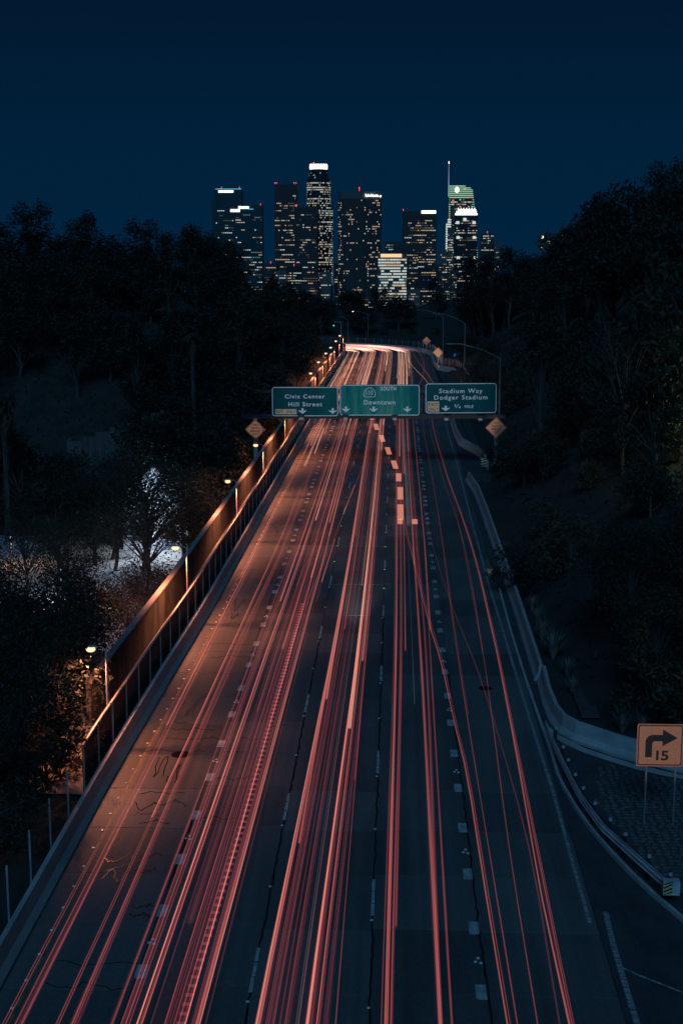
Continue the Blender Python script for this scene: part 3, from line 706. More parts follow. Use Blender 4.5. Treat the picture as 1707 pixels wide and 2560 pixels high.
# lane one
T(0,[(36,-10.48),(69,-10.05),(98,-9.85),(160,-9.35),(270,-8.7)],.022,'mid',22,345,.8); T(0,[(36,-10.40),(69,-9.97),(98,-9.77),(160,-9.27),(270,-8.6)],.022,'mid')
T(0,[(36,-10.04),(69,-9.72),(98,-9.45),(160,-9.0),(270,-8.4)],.13,'dim',22,300)
T(0,[(36,-9.03),(69,-8.56),(98,-8.18),(160,-7.8)],.03,'mid',22,119); T(0,[(36,-8.96),(69,-8.49),(98,-8.11),(160,-7.7)],.03,'mid',22,119); T(0,[(36,-9.0),(69,-8.52),(98,-8.14)],.06,'mid',48,119)
T(0,[(36,-8.55),(69,-8.24),(98,-7.75),(176,-8.0),(270,-7.2)],.13,'dim',22,300); T(0,[(60,-8.2),(98,-7.70),(176,-7.9),(270,-7.1)],.05,'mid',56,345)
T(0,[(69,-9.9),(98,-9.62),(160,-9.1),(270,-8.5)],.07,'red',86,118); T(0,[(60,-9.95),(98,-9.55),(160,-9.1),(270,-8.4)],.06,'mid',58,345)
T(0,[(120,-8.05),(150,-8.2),(180,-8.2),(270,-7.4)],.06,'hot',140,160); T(0,[(120,-8.0),(150,-8.15),(180,-8.15),(270,-7.3)],.05,'mid',98,345); T(0,[(150,-9.1),(270,-8.6)],.06,'red',166,178)
# lane two
for s36,dr,r,m in ((-7.55,.5,.06,'dim'),(-7.28,.4,.05,'mid'),(-7.15,.4,.12,'dim'),(-6.85,.42,.035,'bri'),(-6.78,.42,.10,'mid'),(-6.48,.45,.05,'dim'),(-6.30,.45,.12,'haze'),(-6.06,.45,.07,'dim'),(-5.82,.42,.16,'dim'),
    (-5.60,.36,.08,'mid'),(-5.55,.34,.035,'red'),(-5.32,.30,.06,'dim'),(-5.16,.40,.035,'bri'),(-5.22,.40,.07,'mid'),(-5.0,.4,.04,'dim')):
    T(1,[(36,s36),(69,s36+dr*.62),(98,s36+dr*1.2),(176,s36+dr*1.7),(270,s36+dr*1.7+.35)],r,m,22 if m!='haze' else 40,345)
for s,r,m,a in ((-6.3,.05,'red',92),(-5.2,.06,'red',86),(-6.05,.06,'bri',105),(-4.75,.05,'bri',99),(-5.6,.10,'mid',70),(-6.6,.06,'red',80),(-5.9,.05,'mid',60),(-4.95,.11,'red',104)):
    T(1,[(60,s-.25),(100,s),(180,s+.25),(270,s+.7)],r,m,a,345)
for s_ in (-6.9,-6.2,-5.4): T(1,[(36,s_),(69,s_+.25),(98,s_+.45),(176,s_+.7),(270,s_+1)],.34,'veil',22,300)  # veils: wide glowing tubes added as reddish haze between the streaks
for s_ in (-3.2,-2.4): T(2,[(36,s_),(69,s_+.25),(98,s_+.4),(176,s_+.5),(270,s_+.9)],.36,'veil',22,300)
# lane three
for s36,dr,r,m in ((-3.62,.42,.05,'bri'),(-3.56,.42,.11,'mid'),(-3.26,.40,.12,'dim'),(-2.99,.38,.05,'dim'),(-2.80,.36,.10,'haze'),(-2.25,.35,.05,'bri'),(-2.19,.35,.13,'mid'),(-1.95,.30,.06,'mid'),(-1.75,.3,.09,'haze'),(-1.49,.05,.03,'mid'),(-2.5,.3,.04,'dim')):
    T(2,[(36,s36),(69,s36+dr),(98,s36+dr*1.4),(176,s36+dr*1.5),(270,s36+dr*1.5+.4)],r,m,22,345)
for ds in (0,.07): T(2,[(36,-2.57+ds),(69,-2.30+ds),(98,-2.05+ds)],.014,'wht',22,96,.7)
for s,r,m,a in ((-2.95,.07,'red',62),(-2.6,.05,'red',74),(-1.72,.08,'bri',58),(-1.95,.05,'bri',84),(-1.45,.06,'red',68),(-2.8,.04,'bri',99),(-1.6,.05,'red',108),(-3.05,.06,'mid',46),(-1.3,.04,'mid',52)):
    T(2,[(40,s-.25),(98,s),(180,s+.1),(270,s+.5)],r,m,a,345)
# lane four
for s36,s69,s98,r,m,a in ((-.25,.02,.05,.03,'mid',22),(-.15,.10,.14,.05,'red',22),(-.10,.14,.2,.06,'mid',22),(.02,.36,.44,.06,'dim',22),(.1,.42,.5,.05,'mid',40),(1.33,1.40,1.34,.085,'mid',22),(1.36,1.68,1.60,.06,'dim',22),(1.66,1.90,2.12,.055,'mid',22),(.5,.62,.70,.05,'red',70),(1.2,1.3,1.33,.05,'red',90),(1.9,2.0,2.15,.05,'red',74)):
    T(3,[(36,s36),(69,s69),(98,s98),(176,s98+.05),(270,s98+.45)],r,m,a,345)
T(3,[(98,.9),(176,.85),(270,1.2)],.24,'red',128,345,.75); T(3,[(60,1.0),(200,.9)],.02,'wht',62,100,.6); T(3,[(100,1.1),(200,1.0),(270,1.3)],.16,'wht',104,300,.7); T(3,[(100,1.55),(200,1.5),(270,1.8)],.2,'haze',84,200,.7)
# right lane
T(4,[(36,3.42),(69,3.30),(98,3.40),(120,3.42),(176,3.3),(215,4.2),(255,3.4),(280,3.6)],.032,'mid',22,300); T(4,[(36,3.50),(69,3.36),(98,3.46),(176,3.4),(215,4.3),(255,3.5)],.05,'dim',60,300)
T(4,[(36,4.83),(42,4.85),(57,5.16),(74,5.38),(97,5.40),(130,4.72),(170,4.45),(215,5.4),(255,4.7),(280,4.6)],.045,'red',22,300); T(4,[(36,4.90),(57,5.2),(74,5.42),(97,5.44),(130,4.76),(170,4.49),(215,5.5)],.07,'dim',22,300)
T(4,[(36,3.98),(46,4.1),(69,4.62),(98,4.90),(130,4.3),(170,4.1),(215,5.1)],.03,'mid',22,300); T(4,[(36,3.9),(69,4.60),(98,4.86)],.05,'dim',70,230)
# lane changers
T(5,[(34,3.16),(43,3.05),(53,2.95),(59,2.71),(68,2.41),(75,2.0),(88,1.44),(102,.85),(121,.39),(150,.3)],.04,'red',22,330); T(5,[(34,3.24),(43,3.13),(53,3.03),(59,2.79),(68,2.5),(75,2.1),(88,1.54),(102,.95)],.03,'mid',22,330)
T(5,[(34,4.55),(46,4.79),(59,4.48),(67,4.17),(72,3.85),(80,3.36),(91,2.88),(106,2.43),(121,2.24),(180,2.1)],.045,'dim',22,300)
T(5,[(78,-5.2),(98,-4.4),(118,-3.6),(150,-2.4),(180,-2.2)],.05,'mid',70,330); T(5,[(88,-5.9),(110,-4.9),(140,-3.9),(170,-3.3)],.05,'mid',84,330)
T(5,[(84,-4.55),(105,-4.1),(130,-3.2),(150,-2.8)],.045,'bri',85,98); T(5,[(84,-4.55),(105,-4.1),(130,-3.2),(150,-2.8)],.05,'bri',108,121); T(5,[(84,-4.52),(105,-4.07),(130,-3.17),(160,-2.7)],.035,'mid',80,330)
T(5,[(190,5.6),(215,5.0),(245,3.0),(262,2.2),(290,2.0)],.09,'bri',206,330); T(5,[(190,6.4),(222,5.6),(250,4.3),(275,3.4)],.07,'red',214,330); T(5,[(205,3.2),(230,4.6),(262,5.1),(285,4.3)],.06,'red',196,330)
T(5,[(190,-3.7),(205,-2.6),(225,-1.6)],.06,'red',188,214); T(5,[(190,-1.9),(205,-1.3),(225,-.6)],.06,'red',186,212)
# beyond the gantry every lane fills up
r4=random.Random(5)
for ln,c in ((0,-8.9),(1,-5.75),(2,-2.3),(3,1.05)):
    for i in range(24 if ln else 15):
        side=r4.choice((-1,1)); s=c+side*r4.uniform(.15,1.15)+r4.uniform(-.15,.15)
        t0=r4.uniform(150,262) if i>5 else r4.uniform(120,200); m=r4.choice(('bri','bri','hot','hot','blz') if t0>185 else ('red','red','bri','bri'))
        if ln==3 and t0>185: m=r4.choice(('hot','hot','blz'))
        T(ln,[(120,s-.15),(180,s),(240,s+r4.uniform(.25,.6)),(285,s+r4.uniform(.3,.9))],r4.uniform(.05,.11),m,t0,r4.choice((278,282,286,291,297,352)),r4.uniform(.6,1.0))
trails=[]
def spl(t,k):
    if t<=k[0][0]:
        a,b=k[0],k[1]; return a[1]+(b[1]-a[1])*(t-a[0])/(b[0]-a[0])*.6
    if t>=k[-1][0]: return k[-1][1]
    for i in range(len(k)-1):
        if t<=k[i+1][0]:
            p0=k[max(i-1,0)];p1=k[i];p2=k[i+1];p3=k[min(i+2,len(k)-1)]
            u=(t-p1[0])/(p2[0]-p1[0]); h=p2[0]-p1[0]
            m1=(p2[1]-p0[1])/(p2[0]-p0[0])*h; m2=(p3[1]-p1[1])/(p3[0]-p1[0])*h
            return (2*u**3-3*u*u+1)*p1[1]+(u**3-2*u*u+u)*m1+(-2*u**3+3*u*u)*p2[1]+(u**3-u*u)*m2
bylane={}
bylane={}
r7=random.Random(17)
BR={'haze':'dim','dim':'mid','mid':'red','red':'bri','bri':'hot','hot':'blz','blz':'blz','wht':'wht'}
SOFT={'haze':TM['haze'],'dim':trail_mat('soft_dim',(1,.17,.19),.07),'mid':trail_mat('soft_mid',(1,.18,.17),.09),'red':trail_mat('soft_red',(1,.21,.17),.21),'bri':trail_mat('soft_salmon',(1,.26,.20),.30),'hot':trail_mat('soft_pale',(1,.46,.32),1.2),'veil':trail_mat('trail_veil',(1,.22,.24),.012),'blz':trail_mat('soft_blazing',(1,.56,.4),1.8),'wht':TM['wht']}
for tr in TR:
    ln,k,rad,mt,t0,t1,z=tr; pts=[]; t=t0
    while True:
        s=spl(t,k); x,y=path(s,t); pts.append((x,y,z+(.02*math.sin(t*.33+s*9) if t>60 else 0)))
        if t>=t1: break
        t=min(t1,t+(2.0 if t>266 else 4.0))
    def tube_of(r_,dx,dz,m_,ph):
        mb=MB(); P=[(p[0]+dx*(1+.25*math.sin(i*.21+ph)),p[1],p[2]+dz) for i,p in enumerate(pts)]
        mb.tube(P,[r_*(1+.16*math.sin(i*1.1+ph)) for i in range(len(P))],6,caps=False,sz=.8); return mb.mesh('streak',m_)
    if mt=='veil': o=put('light_trail',tube_of(rad,0,0,TM[mt],s))
    elif rad>=.06:
        o=bpy.data.objects.new('light_trail',None); col.objects.link(o); o.empty_display_size=.1
        big=TM[mt]; nf=4 if rad<.1 else 6
        put('soft_edge',tube_of(rad,0,0,SOFT[mt],s),o)
        for q in range(nf):
            ph=r7.uniform(0,6); put('filament',tube_of(r7.uniform(.008,.017),r7.uniform(-.8,.8)*rad,r7.uniform(-.03,.03),TM[mt] if q%2 else TM[BR[mt]],ph),o)
    else:
        o=put('light_trail',tube_of(rad*.62,0,0,TM[mt],s))
    bylane.setdefault((ln,t0>=120),[]).append((spl(max(t0,60),k),mt,t0,o))
GN=['the left exit lane','the second lane','the third lane','the fourth lane','the right lane','a lane change']
for (ln,farr),lst in bylane.items():
    lst.sort(key=lambda q:q[0])
    for i,(s,mt,t0,o) in enumerate(lst):
        if farr and ln<4: tag(o,f'pinkish tail light streak packed into {GN[ln]} at the far bright bend','light trail','far streaks in '+GN[ln])
        elif ln==5: tag(o,f'{ADJ[mt]} tail light streak slanting across a lane line, {ORD[i]} slanting one from the left','light trail','slanting streaks')
        else: tag(o,f'{ADJ[mt]} tail light streak in {GN[ln]}, {ORD[min(i,19)] if i<20 else "last"} from its left line','light trail','streaks in '+GN[ln])
# flickering ladder trail and flashing turn signal
fl=MB(); fl.box(-.12,.12,0,.08,.70,.76); fme=fl.mesh('flicker',TM['dim']); fo=thing('flickering_light_trail','ladder of short red flickers running up the second lane','light trail'); t=30.0
while t<80:
    s=lerp(t,[(30,-5.78),(36,-5.67),(48,-5.45),(78,-5.38)]); put('flicker',fme,fo,(s,t,0)); t+=.42+.002*t
fb=MB()
ft=thing('blinking_light_trail','row of broad salmon blinker flashes drifting into the fourth lane','light trail',(0,0,0))
fm=glow('blinker_flash',(1,.34,.23),.27)
for k,(x,y,l) in enumerate([(-2.9,171,5),(-2.18,161.3,5),(-1.41,151.4,4.8),(-.68,142,4.6),(-.02,132.8,4.6),(.36,125.3,4),(.48,117,5.6),(.47,108.5,6)]):
    mb=MB(); mb.sweep([(-.24,.78),(.24,.78),(.24,.86),(-.24,.86)],[(x-.12 if k<5 else x,y+l/2),(x+.12 if k<5 else x,y-l/2)],closed=True); mb.build('flash',fm,ft)
bt=thing('brake_light_pair','pair of short salmon brake light bars at the tail of the fourth lane','light trail',(0,0,0))
for x in (.43,1.55): mb=MB(); mb.box(x-.2,x+.2,103.4,104.6,.85,1.0); mb.build('brake_light',fm,bt)

# ================================================================== skyline
glassm=mat('tower_glass',(.03,.045,.05),.30,spec=.5); stone=mat('tower_stone',(.060,.050,.046),.7); paleb=mat('tower_pale',(.13,.12,.115),.7); teal=mat('tower_teal',(.03,.075,.085),.3)
WE=[emit('window_warm',(1,.74,.50),.62),emit('window_white',(.86,1,.94),.70),emit('window_dim',(.9,.8,.65),.22),emit('window_teal',(.30,.75,.72),.30),emit('window_faint',(1,.8,.6),.09)]
beac=emit('red_beacon',(1,.12,.10),2.2); signw=emit('sign_light_white',(.85,.95,1),2.2); signb=emit('sign_light_blue',(.12,.5,.75),.9); greenl=emit('crown_green',(.42,.90,.58),.72); crownw=emit('crown_white',(1,1,.96),2.0)
D=2600.0; GZ=-100
r5=random.Random(21)
def windows(mb,x0,x1,z0,z1,yf,fl,bay,lit,mix=(.32,.42,.16,.10),rowp=.18,mull=.45):
    z=z0+1
    while z<z1-3:
        full=r5.random()<rowp; dens=min(.95,lit*r5.choice((.15,.35,.7,1.1,1.9))); on=False; kind=0
        a=r5.uniform(0,.8); b=min(1,a+r5.uniform(.2,.7))
        x=x0+1.0
        while x<x1-bay*.6:
            f=(x-x0)/(x1-x0); want=.92 if (full and a<f<b) or rowp>=1 else min(.95,dens*1.35)
            if r5.random()<.55:      # offices are lit in runs
                on=r5.random()<want
                u=r5.random(); kind=0 if u<mix[0] else 1 if u<mix[0]+mix[1] else 2 if u<mix[0]+mix[1]+mix[2] else 3
                if rowp<1 and r5.random()<.35: kind=4
            if on: mb.mi=kind; mb.box(x,x+bay*(.62 if rowp<1 else .8),yf-.5,yf-.05,z,z+fl*(.34 if rowp<1 else .55))
            x+=bay
        z+=fl
    mb.mi=0
def tower(label,x0,x1,z1,m,dy=0,lit=.2,fl=4.4,bay=3.4,depth=36,z0=GZ,**kw):
    y=D+dy; t=thing('skyscraper',label,'building',((x0+x1)/2,y,z0)); cx=(x0+x1)/2
    mb=MB(); mb.box(x0-cx,x1-cx,0,depth,0,z1-z0); mb.build('body',m,t)
    mb=MB(); mb.mi=0
    for k in range(int((z1-z0)/fl)): mb.box(x0-cx-.15,x1-cx+.15,-.25,.0-.02,k*fl+fl*.55,k*fl+fl*.95)
    mb.build('floor_bands',m,t,kind='stuff')
    mb=MB(); windows(mb,x0-cx,x1-cx,max(0,-88-z0),z1-z0-kw.pop('cap',6),-.3,fl,bay,lit,**kw); mb.build('lit_windows',WE,t,kind='stuff')
    return t
def bar(t,name,x0,x1,z0,z1,m,yf=-1.2,yb=-.4):
    x,y,z=t.location; mb=MB(); mb.box(x0-x,x1-x,yf,yb,z0-z,z1-z); return mb.build(name,m,t)
def beacon(t,xs,z1):
    x,y,z=t.location
    for q in xs: mb=MB(); mb.tube([(q-x,2,z1-z-1),(q-x,2,z1-z+2.2)],.25,4); mb.ball((q-x,2,z1-z+2.2),.6,.6,.6,6,4); mb.build('beacon',beac,t)
B1=tower('teal glass tower with a glowing white sign and blue roof line, leftmost of the skyline',-332,-284,124.5,teal,lit=.10,mix=(.3,.4,.1,.2),rowp=.3,cap=12)
bar(B1,'roof_light',-331,-283.5,123.6,124.9,signb); bar(B1,'lit_sign',-325.5,-298,118,121.8,signw); beacon(B1,(-320,-287),125.5)
bar(B1,'shoulder',-338,-332,-90,104.5,teal,0,30)
B2=tower('lower dark glass block with two glowing logos in front of the leftmost tower',-292,-241,87,teal,dy=-60,lit=.16,mix=(.35,.4,.15,.1),rowp=.3,cap=7)
bar(B2,'lit_sign',-297,-280,81.8,86.6,crownw); bar(B2,'lit_logo',-282.5,-264,87.4,91.6,signw); bar(B2,'roof_light',-264,-256,86,87.4,signb); bar(B2,'penthouse',-263,-241,86,93.5,teal,2,30); beacon(B2,(-243,),94)
B3=tower('tall brown slab tower with red roof beacons left of the crowned tower',-223,-182.5,133,stone,lit=.26,mix=(.55,.25,.16,.04),bay=3.0,cap=18,rowp=.2); beacon(B3,(-222,-219,-187,-183.5),133.5)
# round stepped tower
t4=thing('skyscraper','tallest round stepped tower with a bright white lantern crown','building',(-146,D+70,GZ))
def ring_pts(r,n=24): return [(r*math.cos(2*math.pi*i/n),r*math.sin(2*math.pi*i/n)) for i in range(n)]
mb=MB(); 
for r_,a,b in ((26,0,190),(22,190,245),(17.5,245,262)): mb.prism(ring_pts(r_),a,b)
mb.build('body',glassm,t4)
mb=MB()
for r_,a,b,lit in ((26,50,190,.27),(22,191,245,.27),(17.5,246,260,.12)):
    z=a
    while z<b-3:
        full=r5.random()<.3; d=lit*r5.uniform(.4,1.4)
        for i in range(34):
            an=math.pi+math.pi*(i+.5)/34
            if r5.random()<(.8 if full else d):
                u=r5.random(); mb.mi=0 if u<.35 else 1 if u<.75 else 2 if u<.9 else 3
                ca,sa=math.cos(an),math.sin(an); w2=r_*.030
                p=lambda k,o:( (r_+o)*ca-sa*k,(r_+o)*sa+ca*k)
                a0,a1=p(-w2,.4),p(w2,.4)
                mb.face([(*a0,z),(*a1,z),(*a1,z+2.0),(*a0,z+2.0)])
        z+=4.1
mb.build('lit_windows',WE,t4,kind='stuff')
mb=MB(); mb.prism(ring_pts(14),262,272); mb.build('crown_core',glassm,t4)
for i in range(14):
    an=math.pi+math.pi*(i+.5)/14; c_,s_=math.cos(an),math.sin(an); mb=MB(); mb.tube([(15.5*c_,15.5*s_,262),(15.5*c_,15.5*s_,264.5),(15.5*c_,15.5*s_,269),(15.5*c_,15.5*s_,272)],[.9,1.5,1.5,.8],5); mb.build('crown_light',crownw,t4)
mb=MB(); mb.ball((-9,0,275),.9,.9,.9,6,4); mb.tube([(-9,0,271),(-9,0,274)],.25,4); mb.build('beacon',beac,t4)
B5=tower('dark brown tower standing in front of the crowned tower',-182.3,-141,91,stone,dy=-60,lit=.13,mix=(.5,.28,.18,.04),bay=2.8,cap=10); beacon(B5,(-180,-178.5),92)
# ribbed dark tower seen on its corner
t6=thing('skyscraper','broad dark ribbed tower seen on its corner with a lit name and flag logo','building',(-60,D-90,GZ))
FP=[(-43.5,20),(-37,14),(0,0),(33,16),(-8,46)]
mb=MB(); mb.prism(FP,0,204); mb.build('body',stone,t6)
mb=MB(); mb.prism([(p[0]*1.01,p[1]*1.01-.3) for p in FP],204,217); mb.build('crown_band',paleb,t6)
mb=MB(); rbm=MB()
def face_windows(a,b,nb_,lit):
    dx,dy=b[0]-a[0],b[1]-a[1]; l=math.hypot(dx,dy); nx,ny=dy/l,-dx/l
    z=36
    while z<200:
        full=r5.random()<.13; d=lit*r5.uniform(.2,1.5); sa=r5.random()*.5; sb_=sa+r5.uniform(.3,.6)
        for i in range(nb_):
            f=(i+.25)/nb_; g2=(i+.75)/nb_
            if r5.random()<(.75 if full and sa<f<sb_ else d):
                u=r5.random(); mb.mi=0 if u<.75 else 1 if u<.85 else 2
                p=(a[0]+dx*f+nx*.3,a[1]+dy*f+ny*.3); q=(a[0]+dx*g2+nx*.3,a[1]+dy*g2+ny*.3)
                mb.face([(*p,z),(*q,z),(*q,z+1.9),(*p,z+1.9)])
        z+=4.1
    for i in range(nb_+1):
        f=i/nb_; p=(a[0]+dx*f+nx*.5,a[1]+dy*f+ny*.5); rbm.tube([(*p,0),(*p,204)],.5,4)
face_windows(FP[1],FP[2],13,.06); face_windows(FP[2],FP[3],12,.10); face_windows(FP[0],FP[1],3,.5)
mb.build('lit_windows',WE,t6,kind='stuff'); rbm.build('facade_ribs',paleb,t6,kind='stuff')
a,b=FP[2],FP[3]; an=math.atan2(b[1]-a[1],b[0]-a[0])
sgn=put('lit_name',textmesh('Bank of America',25,4.4,signw,.03,.4),t6,(3.5+12.2+.6,5.0,207.5),(0,0,an))
mb=MB(); mb.plate([(28.6,208),(31,206.3),(33.4,208.6),(31,210.6)],13.2,13.6); mb.build('lit_logo',signw,t6); 
mb=MB(); mb.tube([(-6,8,217),(-6,8,222)],.3,4); mb.ball((-6,8,223),.9,.9,.9,6,4); mb.build('beacon',beac,t6)
B7=tower('low broad office block with every window lit white under an orange roof band',-31,17.5,9.5,paleb,dy=-240,lit=.96,fl=4.7,bay=2.5,mix=(.12,.82,.04,.02),rowp=1.0,cap=8,z0=-78)
bar(B7,'roof_band',-26,9,3.4,9.0,emit('roof_band_light',(1,.62,.34),1.1)); 
B13=tower('dim podium building behind the white lit office block',-5,37,24,stone,dy=-130,lit=.22,mix=(.6,.15,.23,.02),bay=3)
B8=tower('square dark tower with a white lit bar sign at its top right corner',10.7,73.6,85,stone,dy=20,lit=.30,mix=(.72,.12,.14,.02),rowp=.25,cap=12); bar(B8,'lit_sign',45.5,72,80.6,86,crownw); beacon(B8,(12,),86)
B11=tower('small far teal block between the ribbed tower and the square tower',-23,10,31,teal,dy=260,lit=.45,mix=(.05,.25,.2,.5),bay=3.2,cap=2)
B10=tower('slim bright stepped tower left of the spired tower',89.2,101.5,53,paleb,dy=-40,lit=.7,mix=(.45,.45,.08,.02),bay=2.4,cap=2); [bar(B10,'lit_corner',88.6,91.2,12+4.2*i,15.2+4.2*i,WE[1]) for i in range(12)]; bar(B10,'crown_block',91.4,98,53,70,paleb,2,12); [bar(B10,'crown_light',91.6,97.8,55+4*i,57.4+4*i,WE[1],.9,1.9) for i in range(4)]
# sail topped tower with spire
t9=thing('skyscraper','tall tower with green striped sail top and a slender spire','building',(127,D+120,GZ))
sc9=(D+120)/D
OUT=[(100.4,GZ),(155.5,GZ),(154.1,1.4),(151.7,52.9),(147.6,87),(144.8,109),(142.8,123.6),(134,127.6),(121.9,130.4),(100.4,131.8)]
o9=[((p[0]-127)*sc9,(p[1]-GZ)*sc9-6) for p in OUT]; o9[0]=(o9[0][0],0); o9[1]=(o9[1][0],0)
mb=MB(); mb.plate(o9,0,40); mb.build('body',glassm,t9)
def xr9(z): return lerp(z,[(GZ,155.5),(1.4,154.1),(52.9,151.7),(87,147.6),(109,144.8),(123.6,142.8),(127.6,134),(130.4,121.9),(131.8,104)])
mb=MB(); mb2=MB(); z=-60
while z<131:
    zz=(z-GZ)*sc9-6; xr=(xr9(z)-127)*sc9; xl=(100.6-127)*sc9
    if z>104:
        mb2.box(xl,xr,-.6,-.1,zz,zz+1.6); z+=3.4; continue
    # coloured end strips
    mb.mi=r5.choice((1,2,3,0)); mb2.box(xl-.2,xl+2.4,-.6,-.1,zz,zz+1.8) if r5.random()<.55 else mb.box(xl-.2,xl+2.2,-.6,-.1,zz,zz+1.8)
    if r5.random()<.5: mb2.box(xr-2.2,xr,-.6,-.1,zz,zz+1.6)
    else: mb.box(xr-2.2,xr,-.6,-.1,zz,zz+1.6)
    x=xl+4; full=r5.random()<.3
    while x<xr-5:
        if r5.random()<(.7 if full else .16): mb.mi=r5.choice((0,1,1,2,3)); mb.box(x,x+2.4,-.5,-.1,zz,zz+1.9)
        x+=3.2
    z+=4.1
mb.mi=0; mb.build('lit_windows',WE,t9,kind='stuff'); mb2.build('green_light_bands',greenl,t9,kind='stuff')
mb=MB(); mb.ball((-13,-1.5,(122.6-GZ)*sc9-6),4.2,.8,5.6,12,8); mb.build('round_sign',crownw,t9)
for x_,z_ in ((2,124),(13,109),(-20,104)): mb=MB(); mb.ball((x_,-1.2,(z_-GZ)*sc9-6),2.6,.5,1.4,8,5); mb.build('red_ornament',emit('ornament_red',(1,.16,.10),.8),t9)
zt=(131-GZ)*sc9-6; mb=MB(); mb.tube([(-28.5,8,(105-GZ)*sc9),(-28.5,8,zt),(-28.5,8,zt+44)],[.9,.8,.3],5); mb.build('spire',emit('spire_light',(.55,.7,.95),.45),t9)
mb=MB(); mb.ball((-28.5,8,zt+42),.9,.9,2.6,6,5); mb.build('spire_tip',signw,t9)
t9b=tower('lit office tower with a stepped white crown in front of the sail topped tower',107,149.6,78,glassm,dy=40,lit=.30,mix=(.4,.45,.13,.02),bay=3,rowp=.35,cap=4)
for i,(x0,x1,z0,z1) in enumerate(((108,149,78,81.5),(110,147.5,82.5,85.5),(113,146.5,86.4,88.6))): bar(t9b,'crown_light',x0,x1,z0,z1,crownw)
for i in range(7): bar(t9b,'crown_finial',113+i*5,114.4+i*5,88.8,91,crownw)
for x0,z0 in ((123,68),(110,62),(140,62),(111,35),(141,35),(112,-2),(141,-2)): bar(t9b,'lit_bay',x0,x0+6,z0,z0+5,WE[1])
LOW=[(153,176,44,-20,.30),(176,187,30,-40,.3),(37,69,-15,-160,.30),(66,93,-10,-120,.2),(78,90,15,-60,.4),(-108,-101.5,-8,-130,.5),(-227,-205,-8,-170,.4),(-205,-186,-20,-200,.4),(-186,-160,-12,-210,.35),(-160,-132,-26,-220,.35),(-132,-112,-22,-180,.25),(-100,-62,-66,-260,.35),(-60,-36,-62,-280,.3),(18,40,-50,-250,.3),(40,66,-44,-230,.3),(93,106,-20,-150,.4),(-350,-337,41,-200,.3)]
for i,(x0,x1,z1,dy,lit) in enumerate(LOW):
    t=tower(f'small low city block with scattered warm windows, {ORD[i]} of the low blocks below the towers',x0,x1,z1,[stone,paleb,glassm][i%3],dy=dy,lit=lit,fl=4.2,bay=2.8,depth=22,z0=GZ+4,cap=1,mix=(.42,.40,.14,.04)); t['group']='low blocks at the feet of the towers'; t.name='city_block'
    t['category']='building'
    if i in (6,8,0): beacon(t,((x0+x1)/2,),z1+1)
# houses and lamps on the far right ridge
hs=random.Random(3)
for i in range(5):
    x=212+i*9; t=tower(f'small lit building on the far ridge right of the towers, {ORD[i]} from the spired tower',x,x+6.5,40+hs.uniform(-1.5,2.5),stone,dy=-500,lit=.45,fl=3,bay=2.2,depth=10,z0=15,cap=0,mix=(.75,.2,.05,0)); t.name='ridge_building'
    if i==0: bar(t,'flood_light',x+1,x+4,33,36.5,signw)
    if i in (4,): beacon(t,(x+3,),42)
# ================================================================== left valley: lit yard, house, retaining wall
yd=MB(); yd.box(-44,-18.9,92,131,-6.5,-6.08); yd.build('yard',mat('yard_concrete',(.36,.37,.38),.85,noise=((.5,.5,.5),1,(.55,.55,.55))),kind='structure')
hw=mat('white_siding',(.62,.66,.72),.8,noise=((.7,.7,.7),1,(.22,.27,.34))); hr=mat('roof_shingle',(.025,.022,.022),.95,spec=.1)
ho=thing('white_house','pale house wall glaring in flood light behind the branching leafy tree','house',(-22.0,125,-6.1))
mb=MB(); mb.plate([(-3.0,0),(3.0,0),(3.0,5.2),(0,7.8),(-3.0,5.2)],0,8); mb.build('wall',hw,ho)
for sgn_ in (-1,1):
    mb=MB(); mb.plate([(sgn_*3.45,4.85),(sgn_*3.45,5.02),(0,8.1),(0,7.93)] if sgn_>0 else [(0,7.93),(0,8.1),(-3.45,5.02),(-3.45,4.85)],-.5,8.4); mb.build('roof',hr,ho)
for x in (-1.6,1.4): mb=MB(); mb.box(x-.5,x+.5,-.06,-.01,.9,2.1); f=mb.build('window',M['dark'],ho); mb=MB(); mb.box(x-.58,x+.58,-.05,-.012,.8,.9); mb.build('sill',hw,f)
fl_=emit('flood_lens',(.8,.92,1.0),10)
def flood(label,x,y,z,en,colr,kind='SPOT'):
    t=thing('flood_light',label,'lamp',(x,y,-6.1))
    mb=MB(); mb.tube([(0,0,0),(0,0,z+6.1)],.06,6); mb.build('pole',M['pole'],t)
    mb=MB(); mb.box(-.22,.22,-.12,.12,z+6.1,z+6.35); hd=mb.build('lamp_head',M['dark'],t)
    mb=MB(); mb.box(-.19,.19,-.10,.10,z+6.07,z+6.095); mb.build('lens',fl_,hd)
    l=bpy.data.lights.new('flood',kind); l.energy=en
    if kind=='SPOT': l.spot_size=R(170); l.spot_blend=.2
    l.color=colr; l.shadow_soft_size=.15; o=bpy.data.objects.new('flood',l); col.objects.link(o); o.parent=t; o.location=(.35,0,z+5.9)
flood('white flood light on a pole in front of the white house',-22.4,121.6,-1.6,1700,(.74,.86,1.0),'POINT')
flood('white flood light over the yard below the walkway wall',-26,105,-3.2,750,(.72,.87,1.0))
flood('orange lamp by the palm trunks at the picture edge',-33.5,118,-3.4,200,(1.0,.55,.28))
cw=thing('retaining_wall','tall dim concrete retaining wall of vertical boards above the valley','wall',(0,0,0))
wm=mat('board_concrete',(.085,.07,.062),.85,noise=((2.4,1,.1),1,(.15,.125,.11)))
CW=[(-43.2,182),(-42.4,177),(-40.5,177),(-37,179),(-33,181.5),(-30,186)]
